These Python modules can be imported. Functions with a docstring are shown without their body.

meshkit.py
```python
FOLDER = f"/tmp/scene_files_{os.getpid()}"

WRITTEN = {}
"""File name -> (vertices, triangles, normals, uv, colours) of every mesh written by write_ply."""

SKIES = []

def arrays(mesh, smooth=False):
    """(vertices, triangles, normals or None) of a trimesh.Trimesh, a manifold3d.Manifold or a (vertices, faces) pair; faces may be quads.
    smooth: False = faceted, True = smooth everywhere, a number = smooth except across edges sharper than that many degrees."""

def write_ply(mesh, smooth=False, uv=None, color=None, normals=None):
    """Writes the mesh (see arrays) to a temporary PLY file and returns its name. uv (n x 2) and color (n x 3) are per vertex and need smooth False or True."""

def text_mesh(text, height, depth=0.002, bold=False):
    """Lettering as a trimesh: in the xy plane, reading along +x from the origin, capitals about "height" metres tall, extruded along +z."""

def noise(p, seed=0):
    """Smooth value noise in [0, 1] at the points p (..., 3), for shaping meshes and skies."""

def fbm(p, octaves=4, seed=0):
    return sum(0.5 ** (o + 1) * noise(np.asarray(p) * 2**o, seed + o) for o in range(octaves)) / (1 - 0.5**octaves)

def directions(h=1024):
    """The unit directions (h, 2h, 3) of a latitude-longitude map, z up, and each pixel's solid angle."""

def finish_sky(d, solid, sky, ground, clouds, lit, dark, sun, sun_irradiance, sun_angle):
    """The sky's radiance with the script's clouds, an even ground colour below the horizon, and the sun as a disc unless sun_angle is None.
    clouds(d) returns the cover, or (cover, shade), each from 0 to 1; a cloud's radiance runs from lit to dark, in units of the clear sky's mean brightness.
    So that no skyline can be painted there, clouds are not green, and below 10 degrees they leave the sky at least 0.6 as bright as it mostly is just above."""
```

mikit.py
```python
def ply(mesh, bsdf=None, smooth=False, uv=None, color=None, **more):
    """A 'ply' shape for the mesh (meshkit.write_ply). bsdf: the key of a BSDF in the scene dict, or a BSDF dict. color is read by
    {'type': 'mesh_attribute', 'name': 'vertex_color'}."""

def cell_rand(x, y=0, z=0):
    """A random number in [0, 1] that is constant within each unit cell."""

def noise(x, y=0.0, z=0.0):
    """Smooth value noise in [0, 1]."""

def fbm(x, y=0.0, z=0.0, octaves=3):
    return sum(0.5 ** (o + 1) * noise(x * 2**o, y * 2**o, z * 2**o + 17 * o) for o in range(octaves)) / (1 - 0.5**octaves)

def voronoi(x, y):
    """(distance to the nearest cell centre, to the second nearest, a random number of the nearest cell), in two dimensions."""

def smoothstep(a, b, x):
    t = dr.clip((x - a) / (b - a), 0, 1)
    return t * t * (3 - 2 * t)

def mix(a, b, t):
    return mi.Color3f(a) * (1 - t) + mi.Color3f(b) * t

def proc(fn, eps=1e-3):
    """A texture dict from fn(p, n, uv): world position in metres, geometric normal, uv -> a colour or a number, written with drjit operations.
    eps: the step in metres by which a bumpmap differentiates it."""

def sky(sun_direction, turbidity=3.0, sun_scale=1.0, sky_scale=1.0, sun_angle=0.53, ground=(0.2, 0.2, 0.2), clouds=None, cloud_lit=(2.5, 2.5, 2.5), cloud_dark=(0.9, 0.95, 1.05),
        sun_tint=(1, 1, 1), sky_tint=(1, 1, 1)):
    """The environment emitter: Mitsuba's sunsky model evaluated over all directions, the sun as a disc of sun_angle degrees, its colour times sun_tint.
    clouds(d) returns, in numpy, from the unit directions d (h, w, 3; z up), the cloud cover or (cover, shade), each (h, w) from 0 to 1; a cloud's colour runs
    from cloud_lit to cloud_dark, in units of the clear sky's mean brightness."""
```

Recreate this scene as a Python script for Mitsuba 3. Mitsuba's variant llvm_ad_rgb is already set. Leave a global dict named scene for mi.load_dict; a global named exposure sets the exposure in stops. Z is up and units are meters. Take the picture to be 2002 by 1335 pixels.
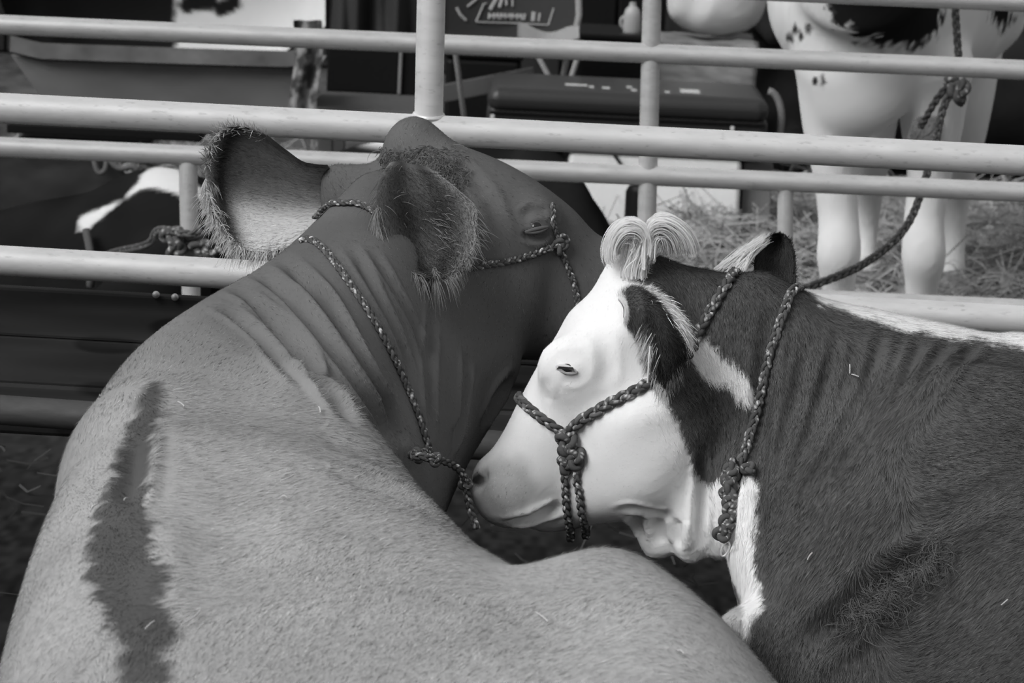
"""Two cattle resting against each other in a show barn, grey tube gates, straw and more cattle behind. Black and white photograph: every colour is a grey."""
import math, random
import numpy as np, trimesh, drjit as dr, mitsuba as mi
import mikit, meshkit
from scipy.spatial import cKDTree
from scipy.ndimage import gaussian_filter
from scipy.interpolate import PchipInterpolator, CubicSpline

T = mi.ScalarTransform4f
random.seed(7); np.random.seed(7)
scene, labels = {}, {}

# ------------------------------------------------------------------ camera, sky, exposure
W_PX, H_PX, F_PX = 2002, 1335, 7500.0                      # a long lens from a standing person's height
CAM = np.array([0.0, 0.0, 1.6]); PITCH = math.radians(8.75); ROLL = math.radians(-2.75)
FWD = np.array([0, math.cos(PITCH), -math.sin(PITCH)])
_u = np.cross([1.0, 0, 0], FWD)
RIGHT = np.array([1.0, 0, 0]) * math.cos(ROLL) - _u * math.sin(ROLL)
UP = _u * math.cos(ROLL) + np.array([1.0, 0, 0]) * math.sin(ROLL)
scene['camera'] = {'type': 'thinlens', 'fov': math.degrees(2 * math.atan(W_PX / 2 / F_PX)), 'fov_axis': 'x', 'aperture_radius': 0.0045, 'focus_distance': 5.75,
                   'near_clip': 0.1, 'far_clip': 200.0, 'to_world': T().look_at(origin=CAM.tolist(), target=(CAM + FWD).tolist(), up=UP.tolist())}
SUN = np.array([-0.58, -0.56, 0.60])                        # a hazy sun, high behind the photographer's left shoulder
scene['sky'] = mikit.sky(SUN, turbidity=6.0, sun_scale=0.85, sun_angle=38.0, ground=(0.22, 0.22, 0.22), clouds=lambda d: np.ones(d.shape[:2]),
                         cloud_lit=(1.0, 1.0, 1.0), cloud_dark=(1.0, 1.0, 1.0), sun_tint=(0.7954, 1.0, 1.4106))
exposure = 1.72

# ------------------------------------------------------------------ helpers
def at(px, py, D):
    """The world point at distance y = D that the photograph shows at that place."""
    d = FWD + RIGHT * (px - W_PX / 2) / F_PX - UP * (py - H_PX / 2) / F_PX
    return CAM + d * (D / d[1])

def proj(p):
    q = np.asarray(p) - CAM
    z = q @ FWD
    return np.stack([W_PX / 2 + F_PX * (q @ RIGHT) / z, H_PX / 2 - F_PX * (q @ UP) / z, z], -1)

def grey(v): return {'type': 'rgb', 'value': [float(v)] * 3}
def matte(key, v): scene[key] = {'type': 'twosided', 'bsdf': {'type': 'diffuse', 'reflectance': grey(v)}}
def plastic(key, v, rough=0.3): scene[key] = {'type': 'twosided', 'bsdf': {'type': 'principled', 'base_color': grey(v), 'roughness': rough, 'specular': 0.4 if v > .015 else 0.15}}
def key_for(name):
    taken = {k.split('__')[0] for k in list(scene) + list(labels)}
    if '__' in name:
        taken = set(scene)
    if name not in taken: return name
    n = 1
    while f'{name}_{n:03d}' in taken: n += 1
    return f'{name}_{n:03d}'
def thing(name, label, category, group=None):
    k = key_for(name)
    labels[k] = {'label': label, 'category': category}
    if group: labels[k]['group'] = group
    return k
def put(key, mesh, bsdf, smooth=False, **more):
    """One shape entry; a key that is taken gets the next number. A thing's own key (already labelled, no mesh yet) is used as it is."""
    if key in scene or '__' in key: key = key_for(key)
    scene[key] = mikit.ply(mesh, bsdf, smooth, **more)
    return key
def stuff(key, label=None, category=None):
    labels[key] = {**labels.get(key, {}), 'kind': 'stuff'}
    if label: labels[key].update(label=label, category=category)
def structure(key, label=None):
    labels[key] = {'kind': 'structure'}
    if label: labels[key]['label'] = label

def spline(pts, n):
    pts = np.asarray(pts, float)
    t = np.r_[0, np.cumsum(np.linalg.norm(np.diff(pts[:, :3], axis=0), axis=1) + 1e-9)]
    tt = np.linspace(0, t[-1], n)
    if len(pts) == 2:
        return np.stack([np.interp(tt, t, pts[:, k]) for k in range(pts.shape[1])], 1)
    a = CubicSpline(t, pts[:, :3])(tt)
    b = PchipInterpolator(t, pts[:, 3:])(tt) if pts.shape[1] > 3 else np.zeros((n, 0))
    return np.hstack([a, b])

def frames(c, up):
    t = np.gradient(c, axis=0); t /= np.linalg.norm(t, axis=1, keepdims=True) + 1e-12
    up = np.broadcast_to(np.asarray(up, float), c.shape)
    s = np.cross(t, up); s /= np.linalg.norm(s, axis=1, keepdims=True) + 1e-12
    return t, s, np.cross(s, t)

def tube(points, radius, sides=10, up=(0, 0, 1), flat=1.0, closed=False):
    """A tube along the points, its ends closed."""
    p = np.asarray(points, float)
    t, s, u = frames(p, up)
    r = np.broadcast_to(np.asarray(radius, float), (len(p),))[:, None, None]
    a = np.arange(sides) * 2 * np.pi / sides
    v = p[:, None] + r * (np.cos(a)[None, :, None] * s[:, None] + flat * np.sin(a)[None, :, None] * u[:, None])
    n = len(p)
    i, j = np.meshgrid(np.arange(n - 1), np.arange(sides), indexing='ij')
    q = np.stack([i * sides + j, i * sides + (j + 1) % sides, (i + 1) * sides + (j + 1) % sides, (i + 1) * sides + j], -1).reshape(-1, 4)
    f = [q[:, [0, 1, 2]], q[:, [0, 2, 3]]]
    v = v.reshape(-1, 3)
    m = len(v); v = np.vstack([v, p[0], p[-1]])
    k = np.arange(sides)
    f += [np.stack([(k + 1) % sides, k, np.full(sides, m)], 1), np.stack([(n - 1) * sides + k, (n - 1) * sides + (k + 1) % sides, np.full(sides, m + 1)], 1)]
    return trimesh.Trimesh(v, np.vstack(f), process=False)

def joined(ms): return trimesh.util.concatenate(ms)

def rounded_box(size, r=0.01, seg=3):
    import manifold3d as m3
    x, y, z = [max(s / 2 - r, 1e-4) for s in size]
    b = m3.Manifold.sphere(r, 4 * seg)
    h = m3.Manifold.batch_hull([b.translate([sx * x, sy * y, sz * z]) for sx in (-1, 1) for sy in (-1, 1) for sz in (-1, 1)])
    k = h.to_mesh()
    return trimesh.Trimesh(k.vert_properties[:, :3], k.tri_verts, process=False)

def moved(m, loc=(0, 0, 0), rz=0.0, rx=0.0, ry=0.0):
    m = m.copy()
    for ang, ax in ((rx, [1, 0, 0]), (ry, [0, 1, 0]), (rz, [0, 0, 1])):
        if ang: m.apply_transform(trimesh.transformations.rotation_matrix(math.radians(ang), ax))
    m.apply_translation(loc)
    return m

class Field:
    """A signed distance grid into which sweeps and blobs are blended; build() samples it coarsely, then finely near the surface only."""
    def __init__(self, lo, hi, step, coarse=None):
        self.lo, self.step = np.array(lo, float), step
        self.n = np.ceil((np.array(hi) - lo) / step).astype(int) + 1
        self.mask = None
        if coarse is None:
            self.g = np.full(self.n, 9.0, np.float32)
        else:
            from scipy.ndimage import map_coordinates
            ax = [(self.lo[k] + step * np.arange(self.n[k]) - coarse.lo[k]) / coarse.step for k in range(3)]
            cg = np.clip(coarse.g, -0.3, 0.3)
            for k in range(3):
                i = np.clip(np.floor(ax[k]).astype(int), 0, cg.shape[k] - 2); f = np.clip(ax[k] - i, 0, 1)
                sh = [1, 1, 1]; sh[k] = -1
                f = f.reshape(sh).astype(np.float32)
                cg = np.take(cg, i, k) * (1 - f) + np.take(cg, i + 1, k) * f
            self.mask = np.abs(cg) < 1.9 * coarse.step
            self.g = np.where(self.mask, 9.0, np.sign(cg) * 0.1).astype(np.float32)
    def region(self, lo, hi):
        a = np.clip(np.floor((lo - self.lo) / self.step).astype(int), 0, self.n); b = np.clip(np.ceil((hi - self.lo) / self.step).astype(int) + 1, 0, self.n)
        if np.any(b <= a): return None
        sl = tuple(slice(x, y) for x, y in zip(a, b))
        if self.mask is None:
            ax = [self.lo[k] + self.step * np.arange(a[k], b[k]) for k in range(3)]
            return sl, None, np.stack(np.meshgrid(*ax, indexing='ij'), -1).reshape(-1, 3)
        idx = np.argwhere(self.mask[sl])
        return (sl, idx, self.lo + self.step * (idx + a)) if len(idx) else None
    def blend(self, where, d, k):
        sl, idx, _ = where
        g = self.g[sl]
        if idx is None:
            d = d.reshape(g.shape)
            h = np.maximum(k - np.abs(d - g), 0) / k
            self.g[sl] = np.minimum(g, d) - h * h * k / 4
        else:
            i = tuple(idx.T); q = g[i]
            h = np.maximum(k - np.abs(d - q), 0) / k
            g[i] = np.minimum(q, d) - h * h * k / 4
    def sweep(self, keys, k=0.05, up=(0, 0, 1), n=None, cap=0.6):
        """keys: x, y, z, half width, half height (, exponent, roll in degrees): a chain of superelliptic cross-sections."""
        full = []
        for q in keys:
            q = list(q)
            if len(q) == 4: q.append(q[3])
            full.append(q + [2.0, 0.0][len(q) - 5:])
        full = np.array(full, float)
        n = n or max(8, int(np.linalg.norm(np.diff(full[:, :3], axis=0), axis=1).sum() / 0.006))
        s = spline(full, n); c = s[:, :3]
        t, side, top = frames(c, up)
        ro = np.radians(s[:, 6])[:, None]
        side, top = side * np.cos(ro) + top * np.sin(ro), top * np.cos(ro) - side * np.sin(ro)
        R = np.maximum(s[:, 3], s[:, 4]).max() + k + 0.03
        where = self.region(c.min(0) - R, c.max(0) + R)
        if where is None: return
        q = where[2]
        dist, i = cKDTree(c).query(q, distance_upper_bound=R, workers=-1)
        ok = np.isfinite(dist); i = np.where(ok, i, 0)
        v = q - c[i]
        a, b, e = s[i, 3], s[i, 4], s[i, 5]
        w = np.einsum('ij,ij->i', v, t[i])
        x, y = np.abs(np.einsum('ij,ij->i', v, side[i])) / a, np.abs(np.einsum('ij,ij->i', v, top[i])) / b
        m = np.minimum(a, b)
        rad = np.power(np.power(x, e) + np.power(y, e) + 1e-9, 1 / e)
        rad = np.sqrt(rad ** 2 + np.where((i == 0) | (i == n - 1), np.abs(w) / (cap * m), 0) ** 2)
        ln = np.sqrt(np.einsum('ij,ij->i', v, v)) + 1e-9
        self.blend(where, np.where(ok, (rad - 1) * np.clip(ln / np.maximum(rad, 1e-6), 0.5 * m, np.maximum(a, b)), 9.0).astype(np.float32), k)
    def blob(self, c, r, k=0.03):
        r = np.broadcast_to(np.asarray(r, float), (3,)); R = r.max() + k + 0.02
        where = self.region(np.asarray(c) - R, np.asarray(c) + R)
        if where is None: return
        v = where[2] - c
        k0 = np.linalg.norm(v / r, axis=-1); k1 = np.linalg.norm(v / r ** 2, axis=-1) + 1e-9
        self.blend(where, (k0 * (k0 - 1) / k1).astype(np.float32), k)

def relaxed(m, times):
    """Taubin smoothing over the mesh's own edges."""
    from scipy.sparse import coo_matrix
    f = np.array(m.faces); e = np.vstack([f[:, [0, 1]], f[:, [1, 2]], f[:, [2, 0]]]); e = np.vstack([e, e[:, ::-1]])
    A = coo_matrix((np.ones(len(e)), (e[:, 0], e[:, 1])), shape=(len(m.vertices),) * 2).tocsr()
    deg = np.maximum(np.asarray(A.sum(1)), 1)
    v = np.array(m.vertices)
    for _ in range(times):
        for k in (.5, -.52): v = v + k * (A @ v / deg - v)
    m.vertices = v
    return m

def build(fn, lo, hi, step, sigma=1.0, relax=6):
    F = Field(lo, hi, step * 2.5); fn(F)
    F = Field(lo, hi, step, F); fn(F)
    m = surface_net(gaussian_filter(np.clip(F.g, -0.1, 0.1), sigma), F.lo, step)
    m.vertices[:, 2] = np.maximum(m.vertices[:, 2], 0.0)
    return relaxed(m, relax)

def surface_net(g, lo, step):
    ins = g < 0
    n = np.array(g.shape)
    tot = np.zeros(n - 1, np.int8)
    for a, b, d in np.ndindex(2, 2, 2):
        tot += ins[a:n[0] - 1 + a, b:n[1] - 1 + b, d:n[2] - 1 + d]
    act = (tot > 0) & (tot < 8)
    idx = np.full(n - 1, -1, np.int64); cell = np.argwhere(act); idx[act] = np.arange(len(cell))
    acc = np.zeros((len(cell), 3)); cnt = np.zeros(len(cell))
    for ca in np.ndindex(2, 2, 2):
        for ax in range(3):
            if ca[ax]: continue
            cb = list(ca); cb[ax] = 1
            ga = g[tuple((cell + ca).T)]; gb = g[tuple((cell + cb).T)]
            x = (ga < 0) != (gb < 0)
            pt = np.array(ca, float) + np.zeros((len(cell), 3)); pt[:, ax] = ga / np.where(x, ga - gb, 1)
            acc[x] += pt[x]; cnt[x] += 1
    v = lo + step * (cell + acc / cnt[:, None])
    quads = []
    for ax in range(3):
        o = [int(k != ax) for k in range(3)]
        A = ins[tuple(slice(o[k], n[k] - 1) for k in range(3))]
        B = ins[tuple(slice(o[k] + (k == ax), n[k] - 1 + (k == ax)) for k in range(3))]
        e = np.argwhere(A != B) + o
        flip = A[A != B]
        b, d = [k for k in range(3) if k != ax]
        def nb(db, dd):
            q = e.copy(); q[:, b] -= db; q[:, d] -= dd
            return idx[tuple(q.T)]
        quad = np.stack([nb(1, 1), nb(0, 1), nb(0, 0), nb(1, 0)], 1)
        if ax == 1: flip = ~flip
        quads.append(np.where(flip[:, None], quad, quad[:, ::-1]))
    q = np.vstack(quads)
    m = trimesh.Trimesh(v, np.vstack([q[:, [0, 1, 2]], q[:, [0, 2, 3]]]), process=False)
    if m.volume < 0: m.invert()
    parts = m.split(only_watertight=False)
    return max(parts, key=lambda x: len(x.faces)) if len(parts) > 1 else m

def vertex_normals(m):
    v, f = m.vertices, m.faces
    n, fc = np.zeros_like(v), np.cross(v[f[:, 1]] - v[f[:, 0]], v[f[:, 2]] - v[f[:, 0]])
    for k in range(3): np.add.at(n, f[:, k], fc)
    return n / (np.linalg.norm(n, axis=1, keepdims=True) + 1e-15)

class Skin:
    """Finds the place on an animal's skin that the photograph shows at a pixel, so that ropes, folds and markings are laid onto the body itself."""
    def __init__(self, m):
        self.v, self.n = np.array(m.vertices), vertex_normals(m)
        ok = np.einsum('ij,ij->i', self.n, CAM - self.v) > 0.0
        self.id = np.nonzero(ok)[0]
        q = proj(self.v[ok]); self.z = q[:, 2]
        self.tree = cKDTree(q[:, :2])
    def at(self, px, py, lift=0.0):
        d, i = self.tree.query([px, py], k=14)
        z = self.z[i]; near = z < z.min() + 0.05
        w = near / (d + 1.5) ** 2; w /= w.sum()
        j = self.id[i]
        n = w @ self.n[j]; n /= np.linalg.norm(n)
        return w @ self.v[j] + lift * n, n
    def path(self, pts, n=60, lift=0.0):
        pts = np.asarray(pts, float)
        t = np.r_[0, np.cumsum(np.linalg.norm(np.diff(pts, axis=0), axis=1))]
        tt = np.linspace(0, t[-1], n)
        xy = np.stack([PchipInterpolator(t, pts[:, k])(tt) for k in (0, 1)], 1)
        r = [self.at(a, b) for a, b in xy]
        p, nn = np.array([x[0] for x in r]), np.array([x[1] for x in r])
        for _ in range(6):
            p[1:-1] = (p[:-2] + 2 * p[1:-1] + p[2:]) / 4; nn[1:-1] = (nn[:-2] + 2 * nn[1:-1] + nn[2:]) / 4
        nn /= np.linalg.norm(nn, axis=1, keepdims=True)
        return p + lift * nn, nn

def groove(m, skin, folds):
    """Presses folds into the skin: each (pixels, depth, half width) is laid onto the body as a line in space first; the mesh is made finer there."""
    lines = [skin.path(pts, 110)[0] for pts, _, _ in folds]
    near, _ = cKDTree(np.vstack(lines)).query(m.triangles_center, distance_upper_bound=.05)
    v, f = trimesh.remesh.subdivide(np.array(m.vertices), np.array(m.faces), face_index=np.nonzero(np.isfinite(near))[0])
    m = trimesh.Trimesh(v, f, process=False)
    n = vertex_normals(m); e = np.vstack([f[:, [0, 1]], f[:, [1, 2]], f[:, [2, 0]]])
    for _ in range(12):                                                     # calm normals, so that the folds run smoothly
        a = n.copy(); np.add.at(a, e[:, 0], n[e[:, 1]]); n = a / (np.linalg.norm(a, axis=1, keepdims=True) + 1e-12)
    off = np.zeros(len(v))
    for p, (_, depth, wid) in zip(lines, folds):
        taper = np.minimum(1, np.minimum(np.arange(110), 109 - np.arange(110)) / 24)
        d, i = cKDTree(p).query(v, distance_upper_bound=wid * 3.0)
        ok = np.isfinite(d); x = d[ok] / wid
        off[ok] += depth * taper[i[ok]] * (-np.exp(-x * x) + 0.5 * np.exp(-((x - 1.7) / 0.6) ** 2))
    m.vertices = v + n * np.clip(off, -.024, .012)[:, None]
    return m

def hair_mesh(key, root, nrm, direction, length, width, tone, bsdf='coat'):
    """Short hairs as slim blades, shaded with the skin's own normal."""
    n = len(root)
    direction = direction / np.linalg.norm(direction, axis=1, keepdims=True)
    side = np.cross(direction, nrm); side /= np.linalg.norm(side, axis=1, keepdims=True) + 1e-9
    L, w = np.broadcast_to(length, (n,))[:, None], np.broadcast_to(width, (n,))[:, None]
    v = np.stack([root - side * w / 2, root + side * w / 2, root + direction * L], 1).reshape(-1, 3)
    f = np.arange(3 * n).reshape(-1, 3)
    sn = nrm + 0.35 * np.random.default_rng(5).normal(size=nrm.shape) * 0.5
    sn /= np.linalg.norm(sn, axis=1, keepdims=True)
    key = key_for(key)
    col = np.repeat(np.clip(tone, 0.005, 0.92), 3)[:, None] * np.ones(3)
    scene[key] = {'type': 'ply', 'filename': meshkit.write_ply((v, f), False, None, col, normals=np.repeat(sn, 3, 0)), 'face_normals': False, 'bsdf': {'type': 'ref', 'id': bsdf}}
    labels[key] = {'kind': 'stuff'}
    return key

def fur(key, m, count, tone_fn, guides, skin, length=0.014, width=0.0009, lift=0.22, seed=1, vary=0.35, margin=160, long_fn=None):
    """Combs a coat onto the part of the body that can be seen: guides are (pixel, pixel, run x, run y) strokes read off the photograph."""
    rng = np.random.default_rng(seed)
    vn = vertex_normals(m); tri = m.triangles; c = tri.mean(1)
    q = proj(c); fn = m.face_normals
    w = np.array(m.area_faces)
    facing = np.einsum('ij,ij->i', fn, (CAM - c) / np.linalg.norm(CAM - c, axis=1, keepdims=True))
    w = w * (facing > -0.35) * (q[:, 0] > -margin) * (q[:, 0] < W_PX + margin) * (q[:, 1] < H_PX + margin) * (c[:, 2] > 0.12) * np.where(facing < 0.15, 1.6, 1.0)
    pick = rng.choice(len(w), count, p=w / w.sum())
    b = rng.dirichlet((1, 1, 1), count)
    root = np.einsum('ij,ijk->ik', b, tri[pick]); nrm = np.einsum('ij,ijk->ik', b, vn[m.faces[pick]])
    nrm /= np.linalg.norm(nrm, axis=1, keepdims=True)
    gp, gd = [], []
    for px, py, dx, dy in guides:
        a, _ = skin.at(px, py); e, _ = skin.at(px + dx * 25, py + dy * 25)
        d = e - a; gp.append(a); gd.append(d / (np.linalg.norm(d) + 1e-9))
    gp, gd = np.array(gp), np.array(gd)
    dist, i = cKDTree(gp).query(root, k=min(5, len(gp)))
    ww = 1 / (dist + 0.02) ** 3
    d = np.einsum('ij,ijk->ik', ww / ww.sum(1, keepdims=True), gd[i])
    d -= nrm * np.einsum('ij,ij->i', d, nrm)[:, None]
    d /= np.linalg.norm(d, axis=1, keepdims=True) + 1e-6
    swirl = meshkit.noise(root * 12.0, 3)[:, None] - 0.5
    d = d + np.cross(nrm, d) * swirl * 0.5 + 0.16 * rng.normal(size=d.shape)
    d -= nrm * np.einsum('ij,ij->i', d, nrm)[:, None]
    d /= np.linalg.norm(d, axis=1, keepdims=True) + 1e-6
    extra = long_fn(root) if long_fn is not None else 1.0
    L = length * rng.uniform(0.6, 1.35, count) * extra
    tone = tone_fn(root, nrm)
    tone = tone * np.clip(1 + vary * np.where(tone > .5, .25, 1) * rng.normal(size=count) * 0.6 + 0.25 * (meshkit.noise(root * 90.0, 8) - 0.5), .3, 1.9)
    return hair_mesh(key, root - 0.001 * nrm, nrm, d + nrm * (lift * rng.uniform(0.5, 1.5, count))[:, None], L, width * rng.uniform(0.7, 1.3, count), tone)

def in_poly(x, z, poly):
    """Signed distance (positive inside) to a polygon in the plane."""
    p = np.asarray(poly, float); q = np.roll(p, -1, 0)
    pt = np.stack([x, z], -1)
    inside = np.zeros(len(x), bool); best = np.full(len(x), 1e9)
    for a, b in zip(p, q):
        e = b - a; w = pt - a
        t = np.clip((w @ e) / (e @ e + 1e-12), 0, 1)
        best = np.minimum(best, np.linalg.norm(w - t[:, None] * e, axis=1))
        c = (a[1] > z) != (b[1] > z)
        inside ^= c & (x < (b[0] - a[0]) * (z - a[1]) / (b[1] - a[1] + 1e-12) + a[0])
    return np.where(inside, best, -best)

def sstep(a, b, x):
    t = np.clip((x - a) / (b - a), 0, 1)
    return t * t * (3 - 2 * t)

def body(key, m, tone_fn, bsdf='coat'):
    tone = np.clip(tone_fn(np.array(m.vertices), vertex_normals(m)), 0.005, 0.9)
    return put(key, m, bsdf, True, color=tone[:, None] * np.ones(3))

def ear_mesh(sections, thick=0.007, n=26, nv=15):
    """A cupped ear: sections of (edge point, middle point, other edge point) from root to tip."""
    S = np.array(sections, float)                            # k, 3, 3
    flat = np.concatenate([S[:, 1], S[:, 0], S[:, 2]], 1)
    s = spline(flat, n)
    mid, e0, e1 = s[:, 0:3], s[:, 3:6], s[:, 6:9]
    v = np.linspace(-1, 1, nv)
    l0, l1, lm = v * (v - 1) / 2, v * (v + 1) / 2, 1 - v * v
    P = l0[None, :, None] * e0[:, None] + lm[None, :, None] * mid[:, None] + l1[None, :, None] * e1[:, None]
    du, dv = np.gradient(P, axis=0), np.gradient(P, axis=1)
    N = np.cross(du, dv); N /= np.linalg.norm(N, axis=2, keepdims=True) + 1e-12
    rim = np.sqrt(np.clip(1 - np.abs(v) ** 6, 0.0, 1))[None, :, None] * np.clip(1.0 - 0.9 * (np.linspace(0, 1, n) ** 8), 0.1, 1)[:, None, None]
    A, B = P + N * thick / 2 * rim, P - N * thick / 2 * rim
    vv = np.vstack([A.reshape(-1, 3), B.reshape(-1, 3)]); k = n * nv
    i, j = np.meshgrid(np.arange(n - 1), np.arange(nv - 1), indexing='ij')
    q = np.stack([i * nv + j, i * nv + j + 1, (i + 1) * nv + j + 1, (i + 1) * nv + j], -1).reshape(-1, 4)
    f = [q[:, [0, 1, 2]], q[:, [0, 2, 3]], q[:, [2, 1, 0]] + k, q[:, [3, 2, 0]] + k]
    edge = [r * nv for r in range(n)] + [(n - 1) * nv + c for c in range(1, nv)] + [r * nv + nv - 1 for r in range(n - 2, -1, -1)] + [c for c in range(nv - 2, 0, -1)]
    for a, b in zip(edge, edge[1:] + edge[:1]):
        f.append(np.array([[a, b, b + k], [a, b + k, a + k]]))
    m = trimesh.Trimesh(vv, np.vstack(f), process=False)
    uv = np.tile(np.stack(np.meshgrid(np.linspace(0, 1, n), v, indexing='ij'), -1).reshape(-1, 2), (2, 1))
    return m, uv, (P, N)

def strands(key, paths, width, tone, bsdf='coat', up=None):
    """Longer hairs: each path (n x 3) becomes a slim ribbon that tapers to its tip."""
    V, Fc, C, off = [], [], [], 0
    for p, w, t in zip(paths, np.broadcast_to(width, (len(paths),)), np.broadcast_to(tone, (len(paths),))):
        p = np.asarray(p); n = len(p)
        tg = np.gradient(p, axis=0)
        view = np.cross(tg, np.array([0.1, -0.9, 0.35])); view /= np.linalg.norm(view, axis=1, keepdims=True) + 1e-9
        ww = (w / 2 * (1 - 0.85 * np.linspace(0, 1, n) ** 2))[:, None]
        V.append(np.stack([p - view * ww, p + view * ww], 1).reshape(-1, 3))
        i = np.arange(n - 1) * 2 + off
        Fc.append(np.vstack([np.stack([i, i + 1, i + 3], 1), np.stack([i, i + 3, i + 2], 1)]))
        C.append(np.full(2 * n, t)); off += 2 * n
    v, f, c = np.vstack(V), np.vstack(Fc), np.concatenate(C)
    key = put(key, trimesh.Trimesh(v, f, process=False), bsdf, True, color=np.clip(c, 0.005, 0.92)[:, None] * np.ones(3))
    labels[key] = {'kind': 'stuff'}
    return key

def braid(p, nrm, width=0.012, pitch=0.022, strand=None, loose=0.0):
    """A three-strand braid laid along a path."""
    L = np.r_[0, np.cumsum(np.linalg.norm(np.diff(p, axis=0), axis=1))]
    n = max(12, int(L[-1] / 0.0022))
    s = np.linspace(0, L[-1], n)
    c = np.stack([np.interp(s, L, p[:, k]) for k in range(3)], 1); nn = np.stack([np.interp(s, L, nrm[:, k]) for k in range(3)], 1)
    t, side, up = frames(c, nn)
    r = strand or width * 0.235
    out = []
    for k in range(3):
        ph = 2 * np.pi * s / (pitch * 1.5) + 2 * np.pi * k / 3
        q = c + side * (np.sin(ph) * (width / 2 - r))[:, None] + up * (np.sin(2 * ph) * r * 0.75 + r)[:, None]
        out.append(tube(q, r, 6, up=nn))
    return out

def rope(key, p, nrm, width=0.012, pitch=0.022):
    """One braided strap: its three strands alternate between the two rope tones, so each strap is one mesh with vertex colours."""
    ms = braid(p, nrm, width, pitch)
    rng = np.random.default_rng(len(scene))
    cols = []
    for k, m in enumerate(ms):
        nz = meshkit.noise(np.array(m.vertices) * 420.0, 4)
        base = np.where(nz > 0.66, 0.72, 0.14) if k == 0 else np.where(nz > 0.76, 0.42, 0.09)
        cols.append(base)
    m = joined(ms); c = np.concatenate(cols)
    return put(key, m, 'rope', True, color=c[:, None] * np.ones(3))

def knot(key, c, nrm, along, size=0.016, strand=0.0045):
    """A tight overhand knot: a trefoil of cord."""
    a = np.linspace(0, 2 * np.pi, 70)
    x, y, z = np.sin(a) + 2 * np.sin(2 * a), np.cos(a) - 2 * np.cos(2 * a), -np.sin(3 * a)
    n = nrm / np.linalg.norm(nrm); t = along - n * (along @ n); t /= np.linalg.norm(t); s = np.cross(n, t)
    p = c + size / 3 * (0.8 * x[:, None] * s + y[:, None] * t + 0.9 * z[:, None] * n)
    m = tube(p, strand, 8, up=n)
    nz = meshkit.noise(np.array(m.vertices) * 380.0, 4)
    return put(key, m, 'rope', True, color=np.where(nz > 0.75, 0.5, 0.1)[:, None] * np.ones(3))

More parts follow.
